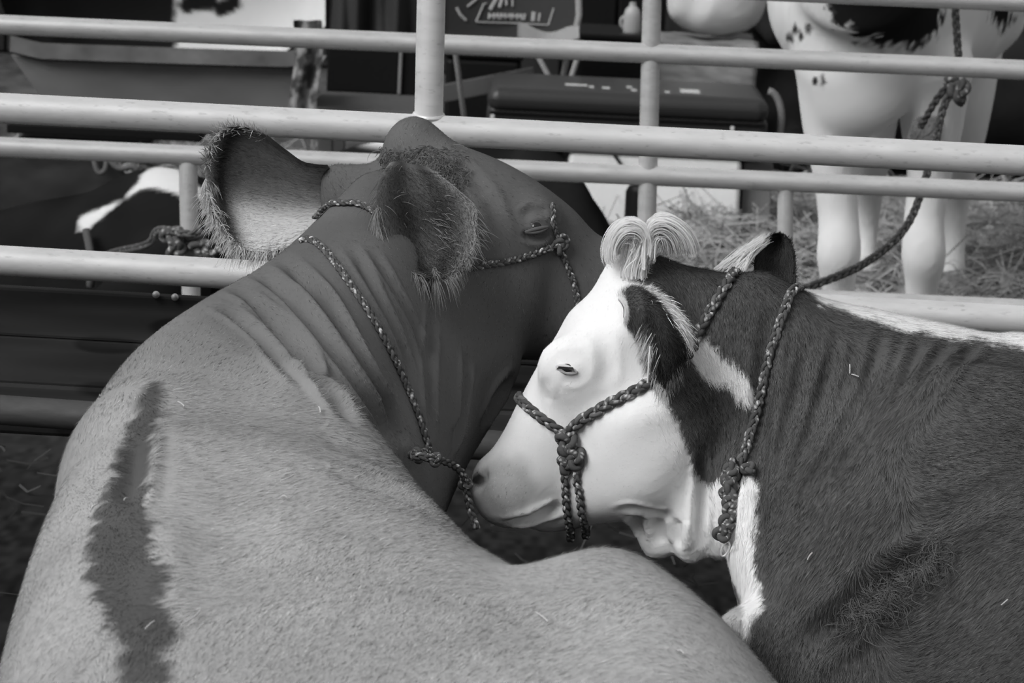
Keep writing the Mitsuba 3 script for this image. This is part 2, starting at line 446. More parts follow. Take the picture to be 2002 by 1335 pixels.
for k_, v_ in (('coat', None), ('rope', None)):
    scene[k_] = {'type': 'twosided', 'bsdf': {'type': 'diffuse', 'reflectance': {'type': 'mesh_attribute', 'name': 'vertex_color'}}}

# ------------------------------------------------------------------ ground, back wall, gates
def tex(fn, eps=1e-3): return mikit.proc(fn, eps)
def v3(x): return mi.Color3f(x)
scene['dirt'] = {'type': 'twosided', 'bsdf': {'type': 'diffuse', 'reflectance': tex(lambda p, n, uv: v3(0.014 + 0.13 * mikit.fbm(p.x * 9, p.y * 3, 0.0, 3) * mikit.smoothstep(8.0, 10.0, p.y) + 0.02 * mikit.noise(p.x * 60, p.y * 20)))}}
scene['galvanised'] = {'type': 'twosided', 'bsdf': {'type': 'principled', 'metallic': 0.25, 'roughness': 0.42, 'specular': 0.5,
    'base_color': tex(lambda p, n, uv: v3(0.55 + 0.20 * mikit.fbm(p.x * 16, p.y * 22, p.z * 50, 4) - 0.14 * mikit.smoothstep(0.60, 0.86, mikit.fbm(p.x * 70, p.y * 110, p.z * 160, 3))))}}
scene['galvanised_worn'] = {'type': 'twosided', 'bsdf': {'type': 'principled', 'metallic': 0.35, 'roughness': 0.36, 'specular': 0.5,
    'base_color': tex(lambda p, n, uv: v3(0.46 + 0.20 * mikit.fbm(p.x * 18, p.y * 26, p.z * 60, 4) - 0.10 * mikit.smoothstep(0.60, 0.86, mikit.fbm(p.x * 80, p.y * 120, p.z * 160, 3))))}}
scene['galvanised_dark'] = {'type': 'twosided', 'bsdf': {'type': 'principled', 'metallic': 0.1, 'roughness': 0.6, 'specular': 0.3, 'base_color': tex(lambda p, n, uv: v3(0.045 + 0.06 * mikit.fbm(p.x * 20, p.y * 20, p.z * 60, 3)))}}  # darker tone for the lower rails of the near gate
scene['grey_board'] = {'type': 'twosided', 'bsdf': {'type': 'diffuse', 'reflectance': tex(lambda p, n, uv: v3(0.022 + 0.045 * mikit.fbm(p.x * 3, p.y * 3, p.z * 40, 3) - 0.02 * mikit.smoothstep(0.62, 0.75, mikit.noise(p.x * 7, 0.0, p.z * 26))))}}
scene['barn_board'] = {'type': 'twosided', 'bsdf': {'type': 'diffuse', 'reflectance': tex(lambda p, n, uv: v3(0.012 + 0.03 * mikit.fbm(p.x * 30, p.y * 3, p.z * 2, 3)))}}

g = trimesh.Trimesh([[-14, -4, 0], [14, -4, 0], [14, 22, 0], [-14, 22, 0]], [[0, 1, 2], [0, 2, 3]])
put('floor', g, 'dirt'); structure('floor', 'dirt and straw floor of the show barn')

put('wall_back', moved(trimesh.creation.box([16, 0.06, 3.0]), (0, 19.05, 1.5)), 'barn_board'); structure('wall_back', 'dark board wall at the far end of the barn')
for i in range(34):
    x = -4.2 + i * 0.25
    put('wall_back__board', moved(rounded_box([0.236, 0.03 + 0.008 * (i % 3), 2.9], 0.005, 1), (x, 19.0, 1.46)), 'barn_board')

def pipe(a, b, r, sides=28, ends=True):
    n = max(2, int(np.linalg.norm(np.subtract(b, a)) / 0.05))
    return tube(np.linspace(a, b, n), r, sides, up=(0, 1, 0))

def gate(key, D, rails, posts, r, bsdf):
    for (x0, y0, x1, y1) in rails:                        # the photograph's centre line at its left and right edge
        a, b = at(x0, y0, D), at(x1, y1, D)
        e = (b - a) * 0.35
        put(key + '__rail', pipe(a - e, b + e, r), 'galvanised_dark' if key == 'tube_gate' and y0 > 700 else bsdf, 40)
    for (x0, y0, x1, y1, rr) in posts:
        a, b = at(x0, y0, D + .005), at(x1, y1, D + .005)
        put(key + '__post', pipe(a, b, rr), bsdf, 40)
        # weld beads where the upright meets its rail
        t = np.linspace(0, 2 * np.pi, 25)
        put(key + '__weld', tube(np.stack([b[0] + rr * 1.02 * np.cos(t), b[1] + rr * 1.02 * np.sin(t), np.full(25, b[2]) + 0.004 * np.sin(t)], 1), 0.0045, 6), bsdf, 40)

fg = thing('tube_gate', 'pale galvanised tube gate with thick rails directly behind the two resting cattle', 'gate')
gate(fg, 6.55, [(0, 211, 2002, 314), (0, 509, 2002, 627), (0, 801, 2002, 945), (0, 1400, 2002, 1560), (0, -130, 2002, -40)],
     [(846, -140, 838, 226, 0.0245)], 0.0262, 'galvanised')
bp = thing('plank_barrier', 'dark weathered plank barrier fixed behind the lower rails of the near gate', 'barrier')
for (y0, y1, dz) in ((556, 648, 0.0), (650, 742, 0.004), (744, 838, -0.003)):
    a, b = at(-420, y0 - 20, 6.64), at(-420, y1 - 20, 6.64)
    c = at(2420, (y0 + y1) / 2 + 140, 6.64)
    mid = (a + b) / 2
    m = rounded_box([np.linalg.norm(c - mid), 0.028, np.linalg.norm(a - b) + 0.004], 0.006, 2)
    d = c - mid
    put(bp + '__plank', moved(m, (mid + c) / 2 + [0, dz, 0], ry=-math.degrees(math.atan2(d[2], d[0]))), 'grey_board')
for (x, y) in ((305, 576), (342, 581)):
    put(bp + '__nail_head', moved(trimesh.creation.icosphere(2, 0.0065), at(x, y, 6.622)), 'galvanised_worn', True)

rg = thing('tube_gate', 'worn galvanised tube gate beyond the aisle, thinner rails crossed by an upright right of centre', 'gate')
gate(rg, 9.0, [(0, 48, 2002, 137), (0, 287, 2002, 376), (0, 512, 2002, 604), (0, 740, 2002, 830), (1000, -40, 2002, 4)],
     [(1276, -60, 1256, 800, 0.0222), (367, 300, 378, 760, 0.0222), (1536, 362, 1530, 830, 0.019)], 0.0235, 'galvanised_worn')

# ------------------------------------------------------------------ the grey cow, seen from behind
def grey_cow_shape(F):
    F.sweep([(-0.34, 5.12, .40, .22, .30, 2.2, 0), (-0.31, 4.90, .37, .27, .31, 2.3, 0), (-0.20, 4.62, .33, .37, .305, 2.5, 0), (-0.13, 4.35, .32, .44, .30, 2.6, 0), (-0.09, 4.05, .30, .46, .30, 2.6, 0),
             (-0.05, 3.70, .29, .45, .30, 2.5, 0), (-0.02, 3.35, .28, .39, .29, 2.3, 0), (0.0, 3.1, .27, .26, .24, 2.1, 0)], k=0.10)                       # barrel
    F.sweep([(-0.47, 5.15, .53, .135, .19, 2, 0), (-0.465, 4.85, .47, .15, .20, 2, 0), (-0.45, 4.52, .43, .152, .20, 2, 0), (-0.41, 4.1, .37, .14, .20, 2, 0), (-0.3, 3.5, .34, .16, .2, 2, 0)], k=0.08)   # spine
    F.sweep([(0.12, 4.62, .43, .15, .215), (0.17, 4.4, .395, .19, .235), (0.21, 4.1, .34, .21, .25), (0.22, 3.8, .3, .2, .24)], k=0.07)                   # belly
    F.sweep([(-0.42, 5.33, .60, .14, .16), (-0.33, 5.27, .57, .13, .17), (-.27, 5.18, .55, .12, .17), (-0.21, 5.06, .50, .12, .17), (-0.14, 4.93, .44, .12, .18), (-0.08, 4.84, .34, .11, .18)], k=0.06)   # shoulder
    F.sweep([(-0.48, 5.12, .60, .11, .13), (-0.46, 5.3, .64, .11, .13), (-0.40, 5.5, .684, .10, .125), (-0.34, 5.65, .710, .09, .125), (-0.26, 5.85, .770, .09, .12), (-.20, 6.0, .83, .085, .12)], k=0.06)  # crest
    F.blob((-.36, 5.22, .60), (.12, .14, .125), k=.08)
    F.sweep([(-0.36, 5.3, .48, .16, .2), (-0.29, 5.55, .54, .14, .24), (-0.22, 5.78, .62, .125, .25), (-.17, 5.96, .71, .10, .19)], k=0.06)              # neck
    F.sweep([(-0.17, 5.5, .42, .05, .14), (-0.14, 5.68, .52, .05, .15), (-.08, 5.88, .62, .05, .11), (-.03, 5.95, .66, .05, .06)], k=0.06)               # throat
    F.sweep([(-0.14, 6.06, .90, .09, .085), (-0.06, 6.08, .868, .115, .09), (0.03, 6.10, .815, .11, .087), (0.10, 6.10, .770, .09, .076), (0.16, 6.10, .75, .08, .075), (.25, 6.09, .69, .078, .072), (.33, 6.08, .62, .08, .07)], k=0.04)
    F.blob((-0.172, 6.10, .955), (.050, .072, .062), k=0.042)                                                                                              # poll
    F.sweep([(-0.12, 6.0, .80, .10, .12), (-0.05, 6.01, .745, .105, .11), (0.02, 6.05, .715, .085, .075), (0.08, 6.06, .70, .075, .065), (.2, 6.06, .63, .06, .06), (.3, 6.06, .58, .055, .05)], k=0.05)   # jaw
    F.blob((0.025, 6.015, .868), (.04, .035, .03), k=0.035)                                                                                                # brow
    F.sweep([(-0.20, 6.08, .89, .05, .05), (-0.30, 6.10, .89, .03, .045)], k=0.03)                                                                        # ear root
    F.sweep([(-0.30, 5.15, .22, .12, .16), (-0.12, 5.35, .1, .07, .09), (-.02, 5.1, .07, .05, .06)], k=0.06)                                              # folded forelegs
    F.sweep([(0.25, 3.6, .2, .16, .18), (.36, 3.95, .12, .1, .11), (.38, 4.3, .06, .055, .055)], k=0.06)

ga = build(grey_cow_shape, [-0.72, 2.75, -0.02], [0.62, 6.5, 1.12], 0.0075)
sk = Skin(ga)
ga = groove(ga, sk, [
    ([(455, 555), (530, 620), (605, 705), (660, 790), (700, 835)], .015, .014),
    ([(500, 530), (580, 600), (650, 690), (720, 790), (778, 872)], .018, .014),
    ([(545, 500), (620, 580), (690, 690), (750, 790), (800, 872)], .017, .014),
    ([(575, 515), (640, 600), (700, 700), (758, 805), (792, 872)], .009, .012),
    ([(480, 590), (550, 660), (625, 750), (690, 815)], .010, .013),
    ([(430, 590), (490, 645), (550, 705), (610, 765)], .008, .014),
    ([(680, 470), (730, 560), (780, 660), (812, 760)], .006, .010), ([(720, 480), (770, 560), (815, 650), (835, 740)], .006, .010),
    ([(915, 690), (908, 760), (900, 830), (880, 868)], .010, .013),
    ([(848, 600), (840, 700), (842, 800), (850, 860)], .007, .013),
    ([(1010, 735), (965, 790), (940, 840)], .010, .014),
    ([(860, 300), (920, 345), (960, 400), (985, 470)], .004, .014),
    ([(1020, 452), (1045, 463), (1072, 456)], .006, .007), ([(1018, 428), (1045, 412), (1075, 415)], .004, .008),
    ([(640, 930), (760, 960), (860, 1010)], .006, .03), ([(600, 850), (700, 880), (800, 930)], .005, .025),
    ([(268, 840), (258, 930), (250, 1000)], .010, .016), ([(255, 1000), (260, 1120), (268, 1230)], .006, .03),
])
sk = Skin(ga)
stripe, _ = sk.path([(300, 752), (280, 830), (262, 910), (240, 1000), (232, 1070), (250, 1140), (275, 1220), (278, 1330)], 120)
stripe_w = np.interp(np.linspace(0, 1, 120), [0, .08, .25, .45, .6, .75, .9, 1], [.012, .022, .024, .034, .048, .042, .03, .03])
stripe_tree = cKDTree(stripe)
head_c, neck_c = np.array([0.0, 6.05, .80]), np.array([-.25, 5.75, .70])
def grey_tone(p, n):
    d, i = stripe_tree.query(p)
    ragged = 0.018 * (meshkit.fbm(p * [30, 30, 30], 3, 2) - 0.5) * 2 + 0.012 * (meshkit.noise(p * 110, 4) - 0.5)
    st = sstep(stripe_w[i] + .006, stripe_w[i] - .012, d + ragged * np.clip(stripe_w[i] / .03, .5, 1.6))
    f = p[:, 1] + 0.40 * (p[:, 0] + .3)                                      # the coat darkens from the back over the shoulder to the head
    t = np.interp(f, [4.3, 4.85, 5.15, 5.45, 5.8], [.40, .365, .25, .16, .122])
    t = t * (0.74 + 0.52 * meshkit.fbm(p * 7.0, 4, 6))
    t = t * (1 - 0.74 * st)
    return t
A_GUIDES = [(600, 850, 1, .25), (400, 860, 1, .0), (480, 1000, 1, -.25), (600, 1100, .9, -.5), (900, 1200, .9, -.5), (1200, 1200, .9, -.35), (700, 1280, .8, -.6), (400, 1250, .8, -.6), (120, 1100, -.5, .8), (100, 1270, -.5, .8),
            (170, 880, -.5, .8), (340, 700, .5, -.6), (420, 640, .7, -.4), (500, 600, .6, .5), (640, 680, .5, .85), (760, 780, .4, .9), (700, 560, .4, .9), (820, 640, .1, 1), (900, 620, 0, 1), (1000, 560, -.35, .9), (1080, 560, -.3, .9),
            (850, 280, .2, -.9), (960, 330, .6, .5), (1020, 400, .7, .4), (800, 320, -.3, .9), (950, 960, .9, .4), (800, 950, .9, .35), (300, 1000, 1, .1), (235, 1000, -.7, .5), (300, 1150, .9, -.2), (230, 1150, -.8, .2), (1130, 480, .7, .6),
            (1380, 1250, .5, .8), (1100, 1110, .9, .1)]
A = thing('cow', 'large plain grey cow seen from behind with a dark stripe along its spine', 'cow')
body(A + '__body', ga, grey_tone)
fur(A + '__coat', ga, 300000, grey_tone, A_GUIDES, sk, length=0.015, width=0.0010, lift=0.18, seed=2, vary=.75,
    long_fn=lambda p: np.interp(p[:, 1], [5.0, 5.35], [1.0, .6]))
def px_section(a, m, b): return [at(*a), at(*m), at(*b)]

def ear(key, secs, tone, thick=0.007, fringe=(), fringe_tone=0.3, inner=(), inner_tone=0.3, seed=3, fur_n=9000, fur_len=0.012):
    """An ear with its own short coat, a fringe along chosen stretches of its edge and tufts inside."""
    rng = np.random.default_rng(seed)
    m, uv, (P, N) = ear_mesh([px_section(*s) for s in secs], thick)
    if m.volume < 0: m.invert()
    t = tone(uv[:, 0], uv[:, 1])
    k = put(key, m, 'coat', True, color=np.clip(t, .005, .92)[:, None] * np.ones(3))
    nu, nv = P.shape[:2]
    def sample(u, v, arr):
        x = np.clip(u, 0, .999) * (nu - 1); y = np.clip((v + 1) / 2, 0, .999) * (nv - 1)
        i, j = x.astype(int), y.astype(int); a, b = (x - i)[:, None], (y - j)[:, None]
        return (arr[i, j] * (1 - a) * (1 - b) + arr[np.minimum(i + 1, nu - 1), j] * a * (1 - b) + arr[i, np.minimum(j + 1, nv - 1)] * (1 - a) * b + arr[np.minimum(i + 1, nu - 1), np.minimum(j + 1, nv - 1)] * a * b)
    dU = np.gradient(P, axis=0); dV = np.gradient(P, axis=1)
    u, v = rng.uniform(.02, 1, fur_n), rng.uniform(-1, 1, fur_n)
    p, nn, du, dv = (sample(u, v, a) for a in (P, N, dU, dV))
    face = np.sign(np.einsum('ij,ij->i', nn, CAM - p))[:, None]; nn = nn * face
    du /= np.linalg.norm(du, axis=1, keepdims=True); dv /= np.linalg.norm(dv, axis=1, keepdims=True)
    d = du + dv * (v * .5)[:, None] + .25 * rng.normal(size=p.shape) + nn * .25
    hair_mesh(k + '__hair', p + nn * thick * .4, nn, d, fur_len * rng.uniform(.6, 1.3, fur_n), .0010, tone(u, v) * rng.normal(1, .22, fur_n))
    paths, tones = [], []
    for (u0, u1, v0, n, ln, droop) in fringe:
        for _ in range(n):
            uu, vv = np.array([rng.uniform(u0, u1)]), np.array([v0 * rng.uniform(.86, 1.0)])
            p, nn, du, dv = (sample(uu, vv, a)[0] for a in (P, N, dU, dV))
            du /= np.linalg.norm(du); dv = dv / np.linalg.norm(dv) * np.sign(v0)
            if nn @ (CAM - p) < 0: nn = -nn
            d = dv + du * rng.uniform(.1, 1.0) + nn * rng.normal(.1, .3) + .18 * rng.normal(size=3)
            d /= np.linalg.norm(d); L = ln * rng.uniform(.5, 1.2)
            x = np.linspace(0, 1, 6)[:, None]
            paths.append(p + d * L * x + np.array([0, 0, -1]) * droop * L * x ** 2); tones.append(fringe_tone * rng.uniform(.7, 1.25))
    for (uc, vc, su, sv, n, ln, dx, dz, tn) in inner:
        for _ in range(n):
            uu, vv = np.array([np.clip(rng.normal(uc, su), 0, 1)]), np.array([np.clip(rng.normal(vc, sv), -1, 1)])
            p, nn = sample(uu, vv, P)[0], sample(uu, vv, N)[0]
            if nn @ (CAM - p) < 0: nn = -nn
            d = nn * rng.uniform(.25, .6) + np.array([dx, 0, dz]) + .22 * rng.normal(size=3)
            d /= np.linalg.norm(d); L = ln * rng.uniform(.5, 1.2)
            x = np.linspace(0, 1, 7)[:, None]
            paths.append(p + d * L * x + np.array([0, 0, -.35]) * L * x ** 2); tones.append(tn * rng.uniform(.6, 1.3))
    if paths: strands(k + '__long_hair', paths, .0011, np.array(tones))
    return k

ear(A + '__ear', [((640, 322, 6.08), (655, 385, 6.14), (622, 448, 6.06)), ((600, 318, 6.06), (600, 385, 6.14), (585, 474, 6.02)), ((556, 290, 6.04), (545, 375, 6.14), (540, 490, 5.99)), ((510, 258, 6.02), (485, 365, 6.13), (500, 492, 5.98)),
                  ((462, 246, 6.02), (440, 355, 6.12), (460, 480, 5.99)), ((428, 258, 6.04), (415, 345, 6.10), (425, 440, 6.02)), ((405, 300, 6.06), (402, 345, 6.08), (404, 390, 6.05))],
    lambda u, v: (.26 + .34 * sstep(.0, .6, v) * (1 - sstep(.6, .85, u))) * (1 - .80 * np.exp(-((u - .82 + .06 * v * v) / .07) ** 2)) * (1 - .45 * sstep(.75, .98, -v)) + .34 * sstep(.86, .95, u),  # lower half of the cup painted lighter, as light from above would show it
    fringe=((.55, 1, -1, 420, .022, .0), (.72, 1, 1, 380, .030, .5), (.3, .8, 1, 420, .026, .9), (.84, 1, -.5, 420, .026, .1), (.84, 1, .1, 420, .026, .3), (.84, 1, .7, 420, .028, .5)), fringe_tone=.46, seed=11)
ear(A + '__ear', [((762, 318, 5.93), (800, 322, 5.95), (842, 330, 5.95)), ((738, 360, 5.84), (810, 355, 5.93), (893, 368, 5.90)), ((736, 420, 5.77), (822, 405, 5.88), (934, 415, 5.86)), ((752, 475, 5.745), (835, 460, 5.84), (931, 468, 5.83)), ((785, 522, 5.735), (842, 515, 5.79), (903, 520, 5.79)), ((828, 545, 5.745), (850, 545, 5.76), (870, 543, 5.765))],
    lambda u, v: .085 + .03 * np.cos(7 * v) + .10 * sstep(.75, 1, np.abs(v)) - .05 * np.exp(-((u - .45) / .2) ** 2 - (v / .5) ** 2),
    fringe=((.55, 1, 1, 200, .014, .8), (.3, 1, -1, 700, .032, .9), (.9, 1, 0, 260, .030, 1.0), (.55, 1, .7, 260, .026, 1.0)), fringe_tone=.20,
    inner=((.25, -.45, .12, .25, 700, .030, -.5, -.6, .14), (.30, .1, .10, .15, 160, .030, .3, -.9, .10), (.5, .45, .14, .25, 700, .032, .7, -.5, .15), (.7, -.4, .15, .3, 600, .03, -.2, -1, .14), (.6, .1, .15, .2, 120, .03, 0, -1, .05)), seed=12)

# eyes: a ball set into the brow with an upper and a lower lid
def eye(key, skin, px, py, r, lid_tone, ball_tone=.012, half=1.0, squint=.35, tilt=-8.0, thick=.0030, sink=.28):
    p, n = skin.at(px, py)
    x = np.cross([0, 0, 1.0], n); x /= np.linalg.norm(x); z = np.cross(n, x)
    c, s = math.cos(math.radians(tilt)), math.sin(math.radians(tilt)); x, z = x * c + z * s, z * c - x * s
    ball = trimesh.creation.icosphere(3, r * .62); ball.apply_translation(p - n * r * sink)
    k = put(key + '__eye', ball, 'wet_eye', True)
    a = np.linspace(-1, 1, 21)
    for sgn in (1, -1):
        w = r * 1.1 * half
        q = p + a[:, None] * w * x + (sgn * (1 - a * a) * r * squint)[:, None] * z + ((1 - a * a) * r * .22 - .001)[:, None] * n
        m = tube(q, thick * (1 + .6 * (1 - a * a)), 8, up=n)
        put(key + '__eyelid', m, 'coat', True, color=np.full((len(m.vertices), 3), lid_tone))
scene['wet_eye'] = {'type': 'principled', 'base_color': grey(.012), 'roughness': .12, 'specular': .5}
eye(A, sk, 1050, 449, .018, .115, squint=.15, tilt=12, thick=.0022, sink=.50)
# curly hair on the poll and around the root of the near ear
rng = np.random.default_rng(17)
paths, tones = [], []
for _ in range(1900):
    px_, py_ = rng.normal(822, 40), rng.normal(345, 30)
    if py_ < 285 or px_ > 915 or px_ < 745: continue
    p, n = sk.at(px_, py_); e, _ = sk.at(px_ + rng.normal(-4, 12), py_ + 18); d = e - p; d /= np.linalg.norm(d) + 1e-9
    s_ = np.cross(n, d); L = rng.uniform(.014, .032); x = np.linspace(0, 1, 8)[:, None]; ph = rng.uniform(0, 6)
    cl = meshkit.noise(p[None] * 60, 2)[0] * 9
    paths.append(p + n * (.002 + .008 * np.sin(np.pi * x * .8)) + d * L * x + s_ * .005 * np.sin(5.5 * x + cl + .4 * ph)); tones.append(.11 * rng.uniform(.35, 1.4))
strands(A + '__poll_hair', paths, .0011, np.array(tones))

# the grey cow's rope halter
HA = thing('rope_halter', 'thin braided rope halter on the head of the grey cow, knotted beside its eye', 'halter')
def strap(name, skin, pts, width, lift=.001, n=70, pitch=None):
    p, nn = skin.path(pts, n, lift)
    rope(name, p, nn, width, pitch or width * 1.9)
    return p, nn
strap(HA + '__crown_strap', sk, [(618, 428), (635, 410), (660, 402), (690, 402), (722, 414), (742, 432)], .0115, .003)
strap(HA + '__cheek_strap', sk, [(842, 512), (880, 522), (915, 523), (960, 518), (1010, 508), (1055, 492), (1088, 476)], .0125, .001)
strap(HA + '__nose_strap', sk, [(1078, 402), (1078, 428), (1086, 458), (1092, 478)], .010)
strap(HA + '__chin_strap', sk, [(1094, 478), (1104, 512), (1118, 548), (1128, 590), (1122, 640)], .0115)
for (x, y, s_) in ((1092, 480, .013), (1096, 470, .011)):
    p, nn = sk.at(x, y, .006); knot(HA + '__knot', p, nn, np.array([0.2, 0, 1.0]), s_, .0042)
NA = thing('neck_rope', 'braided neck rope slung around the grey cow from its nape down to its throat', 'rope')
p, nn = strap(NA + '__loop', sk, [(588, 474), (602, 470), (622, 480), (652, 514), (692, 572), (732, 638), (772, 712), (806, 790), (826, 850), (836, 882)], .0125, .001, 110)
e = p[-1]
q = spline([e, at(862, 900, 5.42), at(886, 910, 5.44), at(906, 930, 5.46), at(912, 958, 5.47), at(920, 995, 5.47), at(932, 1034, 5.46)], 60)
rope(NA + '__tail', q, np.tile([0, -1.0, .2], (60, 1)), .0125, .023)
for t_ in (8, 26, 44):
    knot(NA + '__link', q[t_] + [0, -.004, 0], np.array([0, -1.0, .1]), q[t_ + 2] - q[t_], .011, .0034)

# ------------------------------------------------------------------ the white-faced cow resting its head behind the grey one
def white_faced_shape(F):
    def K(px, py, D, *r): return tuple(at(px, py, D)) + tuple(r)
    F.sweep([K(1385, 730, 5.80, .11, .18, 2, 0), K(1480, 790, 5.80, .135, .185, 2.1, 0), K(1600, 860, 5.82, .19, .215, 2.2, 0), K(1760, 960, 5.85, .26, .265, 2.3, 0), (0.80, 5.90, .395, .33, .36, 2.4, 0),
             (1.1, 5.92, .39, .38, .37, 2.5, 0), (1.5, 5.93, .36, .42, .36, 2.4, 0), (1.9, 5.93, .36, .40, .355, 2.4, 0), (2.3, 5.93, .34, .33, .33, 2.3, 0), (2.5, 5.93, .3, .2, .24, 2.1, 0)], k=0.06)
    F.sweep([K(1600, 930, 5.70, .10, .16), K(1640, 1060, 5.62, .12, .17), K(1680, 1200, 5.56, .13, .17), K(1720, 1330, 5.52, .13, .15), K(1730, 1480, 5.54, .10, .12)], k=0.07, up=(1, 0, 0))
    F.sweep([K(1900, 830, 5.66, .14, .16), K(1930, 1000, 5.6, .16, .2), K(1990, 1180, 5.55, .16, .2), K(2060, 1330, 5.52, .15, .2)], k=0.08, up=(1, 0, 0))
    F.sweep([K(1545, 1000, 5.74, .07, .075), K(1560, 1100, 5.72, .07, .075), K(1575, 1200, 5.70, .08, .09), K(1600, 1340, 5.68, .10, .11), K(1600, 1440, 5.68, .10, .10)], k=0.06, up=(1, 0, 0))
    F.sweep([K(1290, 575, 5.78, .045, .05), K(1340, 590, 5.78, .055, .055), K(1420, 617, 5.79, .07, .062), K(1540, 677, 5.82, .085, .073), K(1700, 735, 5.85, .10, .095), K(1860, 781, 5.87, .12, .108), K(2002, 786, 5.9, .14, .108)], k=0.04)
    # dewlap folds below the jaw
    F.sweep([K(1446, 830, 5.76, .05, .08), K(1453, 960, 5.725, .042, .034), K(1454, 1085, 5.70, .028, .020), K(1455, 1116, 5.70, .021, .017)], k=0.008, up=(1, 0, 0))
    F.sweep([K(1398, 850, 5.76, .07, .06), K(1400, 960, 5.715, .052, .030), K(1403, 1056, 5.695, .032, .022), K(1403, 1080, 5.695, .024, .018)], k=0.008, up=(1, 0, 0))
    F.sweep([K(1330, 850, 5.76, .08, .07), K(1342, 960, 5.71, .058, .036), K(1348, 1062, 5.695, .036, .024), K(1350, 1088, 5.695, .026, .019)], k=0.008, up=(1, 0, 0))
    F.sweep([K(1570, 1290, 5.56, .08, .08), K(1500, 1240, 5.50, .055, .05), K(1440, 1222, 5.47, .028, .026), K(1418, 1226, 5.46, .018, .018)], k=0.03)      # knee of the folded foreleg
    F.sweep([K(1265, 930, 5.76, .06, .05), K(1275, 1010, 5.74, .045, .034), K(1290, 1075, 5.73, .03, .026)], k=0.025, up=(1, 0, 0))
    # skull, face, cheek, jaw
    F.sweep([K(1242, 515, 5.77, .045, .028), K(1232, 585, 5.76, .07, .05), K(1200, 670, 5.75, .10, .08, 2.3, 0), K(1150, 770, 5.75, .095, .088, 2.3, 0), K(1100, 842, 5.75, .075, .082, 2.4, 0), K(1042, 908, 5.75, .066, .066, 2.3, 0), K(1002, 950, 5.75, .072, .056)], k=0.04)
    F.sweep([K(1280, 690, 5.74, .09, .075, 2.4, 0), K(1270, 800, 5.73, .11, .10, 2.6, 0), K(1235, 890, 5.73, .10, .095, 2.7, 0), K(1170, 945, 5.74, .072, .066, 2.5, 0), K(1110, 990, 5.76, .05, .038), K(1055, 1012, 5.77, .036, .022)], k=0.03)
    F.blob(at(988, 960, 5.75), (.046, .075, .05), k=0.03)
    F.blob(at(953, 945, 5.75), (.022, .055, .033), k=0.02)
    F.blob(at(1010, 992, 5.745), (.048, .062, .022), k=0.025)
    F.blob(at(1115, 715, 5.672), (.05, .028, .042), k=0.04)
    F.sweep([K(1250, 610, 5.72, .04, .04), K(1265, 600, 5.64, .03, .032)], k=0.03)
    F.sweep([K(1760, 1380, 5.6, .12, .12), (0.45, 5.50, .12, .07, .08), (0.62, 5.45, .07, .06, .06)], k=0.05)
    F.sweep([(0.75, 6.1, .25, .12, .14), (0.45, 6.15, .10, .07, .08), (0.7, 6.2, .07, .055, .06)], k=0.05)
    F.sweep([(2.2, 5.6, .25, .17, .2), (1.85, 5.5, .12, .1, .11), (1.5, 5.48, .06, .055, .055)], k=0.06)

gb = build(white_faced_shape, [-0.14, 5.15, -0.02], [2.75, 6.5, 1.0], 0.0075)
sb = Skin(gb)
gb = groove(gb, sb, [
    ([(1510, 600), (1495, 720), (1485, 850), (1482, 1000), (1488, 1150)], .010, .014),
    ([(1640, 640), (1615, 750), (1580, 860), (1530, 980), (1500, 1060)], .006, .010), ([(1580, 650), (1560, 760), (1530, 880), (1500, 1000)], .005, .010),
    ([(1725, 640), (1700, 740), (1640, 860), (1560, 990)], .007, .010), ([(1800, 655), (1760, 760), (1690, 860), (1610, 950)], .008, .010),
    ([(1870, 650), (1800, 740), (1720, 850), (1650, 930)], .005, .010), ([(1920, 660), (1850, 740), (1780, 820)], .004, .010),
    ([(1560, 1290), (1650, 1205), (1740, 1130), (1840, 1080)], .016, .022), ([(1760, 1050), (1850, 1000), (1990, 960)], .006, .02),
    ([(1372, 870), (1368, 980), (1367, 1072)], .014, .009), ([(1436, 960), (1434, 1020), (1429, 1070)], .014, .010),
    ([(1205, 1004), (1235, 994), (1270, 1000), (1320, 1006)], .0045, .008), ([(1238, 1005), (1250, 1035), (1260, 1058)], .008, .010), ([(1282, 1010), (1288, 1040), (1292, 1066)], .007, .010), ([(1322, 1012), (1324, 1045), (1323, 1072)], .008, .010),
    ([(985, 1022), (1030, 1016), (1068, 1000), (1100, 985)], .010, .009),
    ([(1085, 702), (1110, 698), (1140, 706)], .0012, .008), ([(1075, 735), (1068, 760), (1078, 790)], .0016, .008), ([(1095, 742), (1122, 742), (1142, 726)], .0014, .007), ([(1170, 640), (1185, 700), (1180, 760)], .003, .012),
])
for (x, y, r, dpt) in ((938, 936, .013, .018), (934, 948, .010, .012)):      # nostril
    c, n_ = sb.at(x, y); v = np.array(gb.vertices); d = np.linalg.norm(v - c, axis=1)
    gb.vertices = v - n_ * (dpt * np.exp(-(d / r) ** 2))[:, None]
sb = Skin(gb)
def side(pts): return [sb.at(x, y)[0][[0, 2]] for x, y in pts]               # a marking as a shape on the cow's flank: x along it, z up
FACE = [(1268, 512), (1254, 540), (1238, 575), (1228, 610), (1240, 655), (1262, 725), (1290, 765), (1310, 800), (1330, 850), (1350, 900), (1366, 940), (1388, 946), (1410, 930), (1424, 914), (1440, 935), (1468, 925), (1478, 945), (1478, 1060), (1476, 1125), (1489, 1150), (1487, 1182), (1470, 1208)]
f_ = side(FACE)
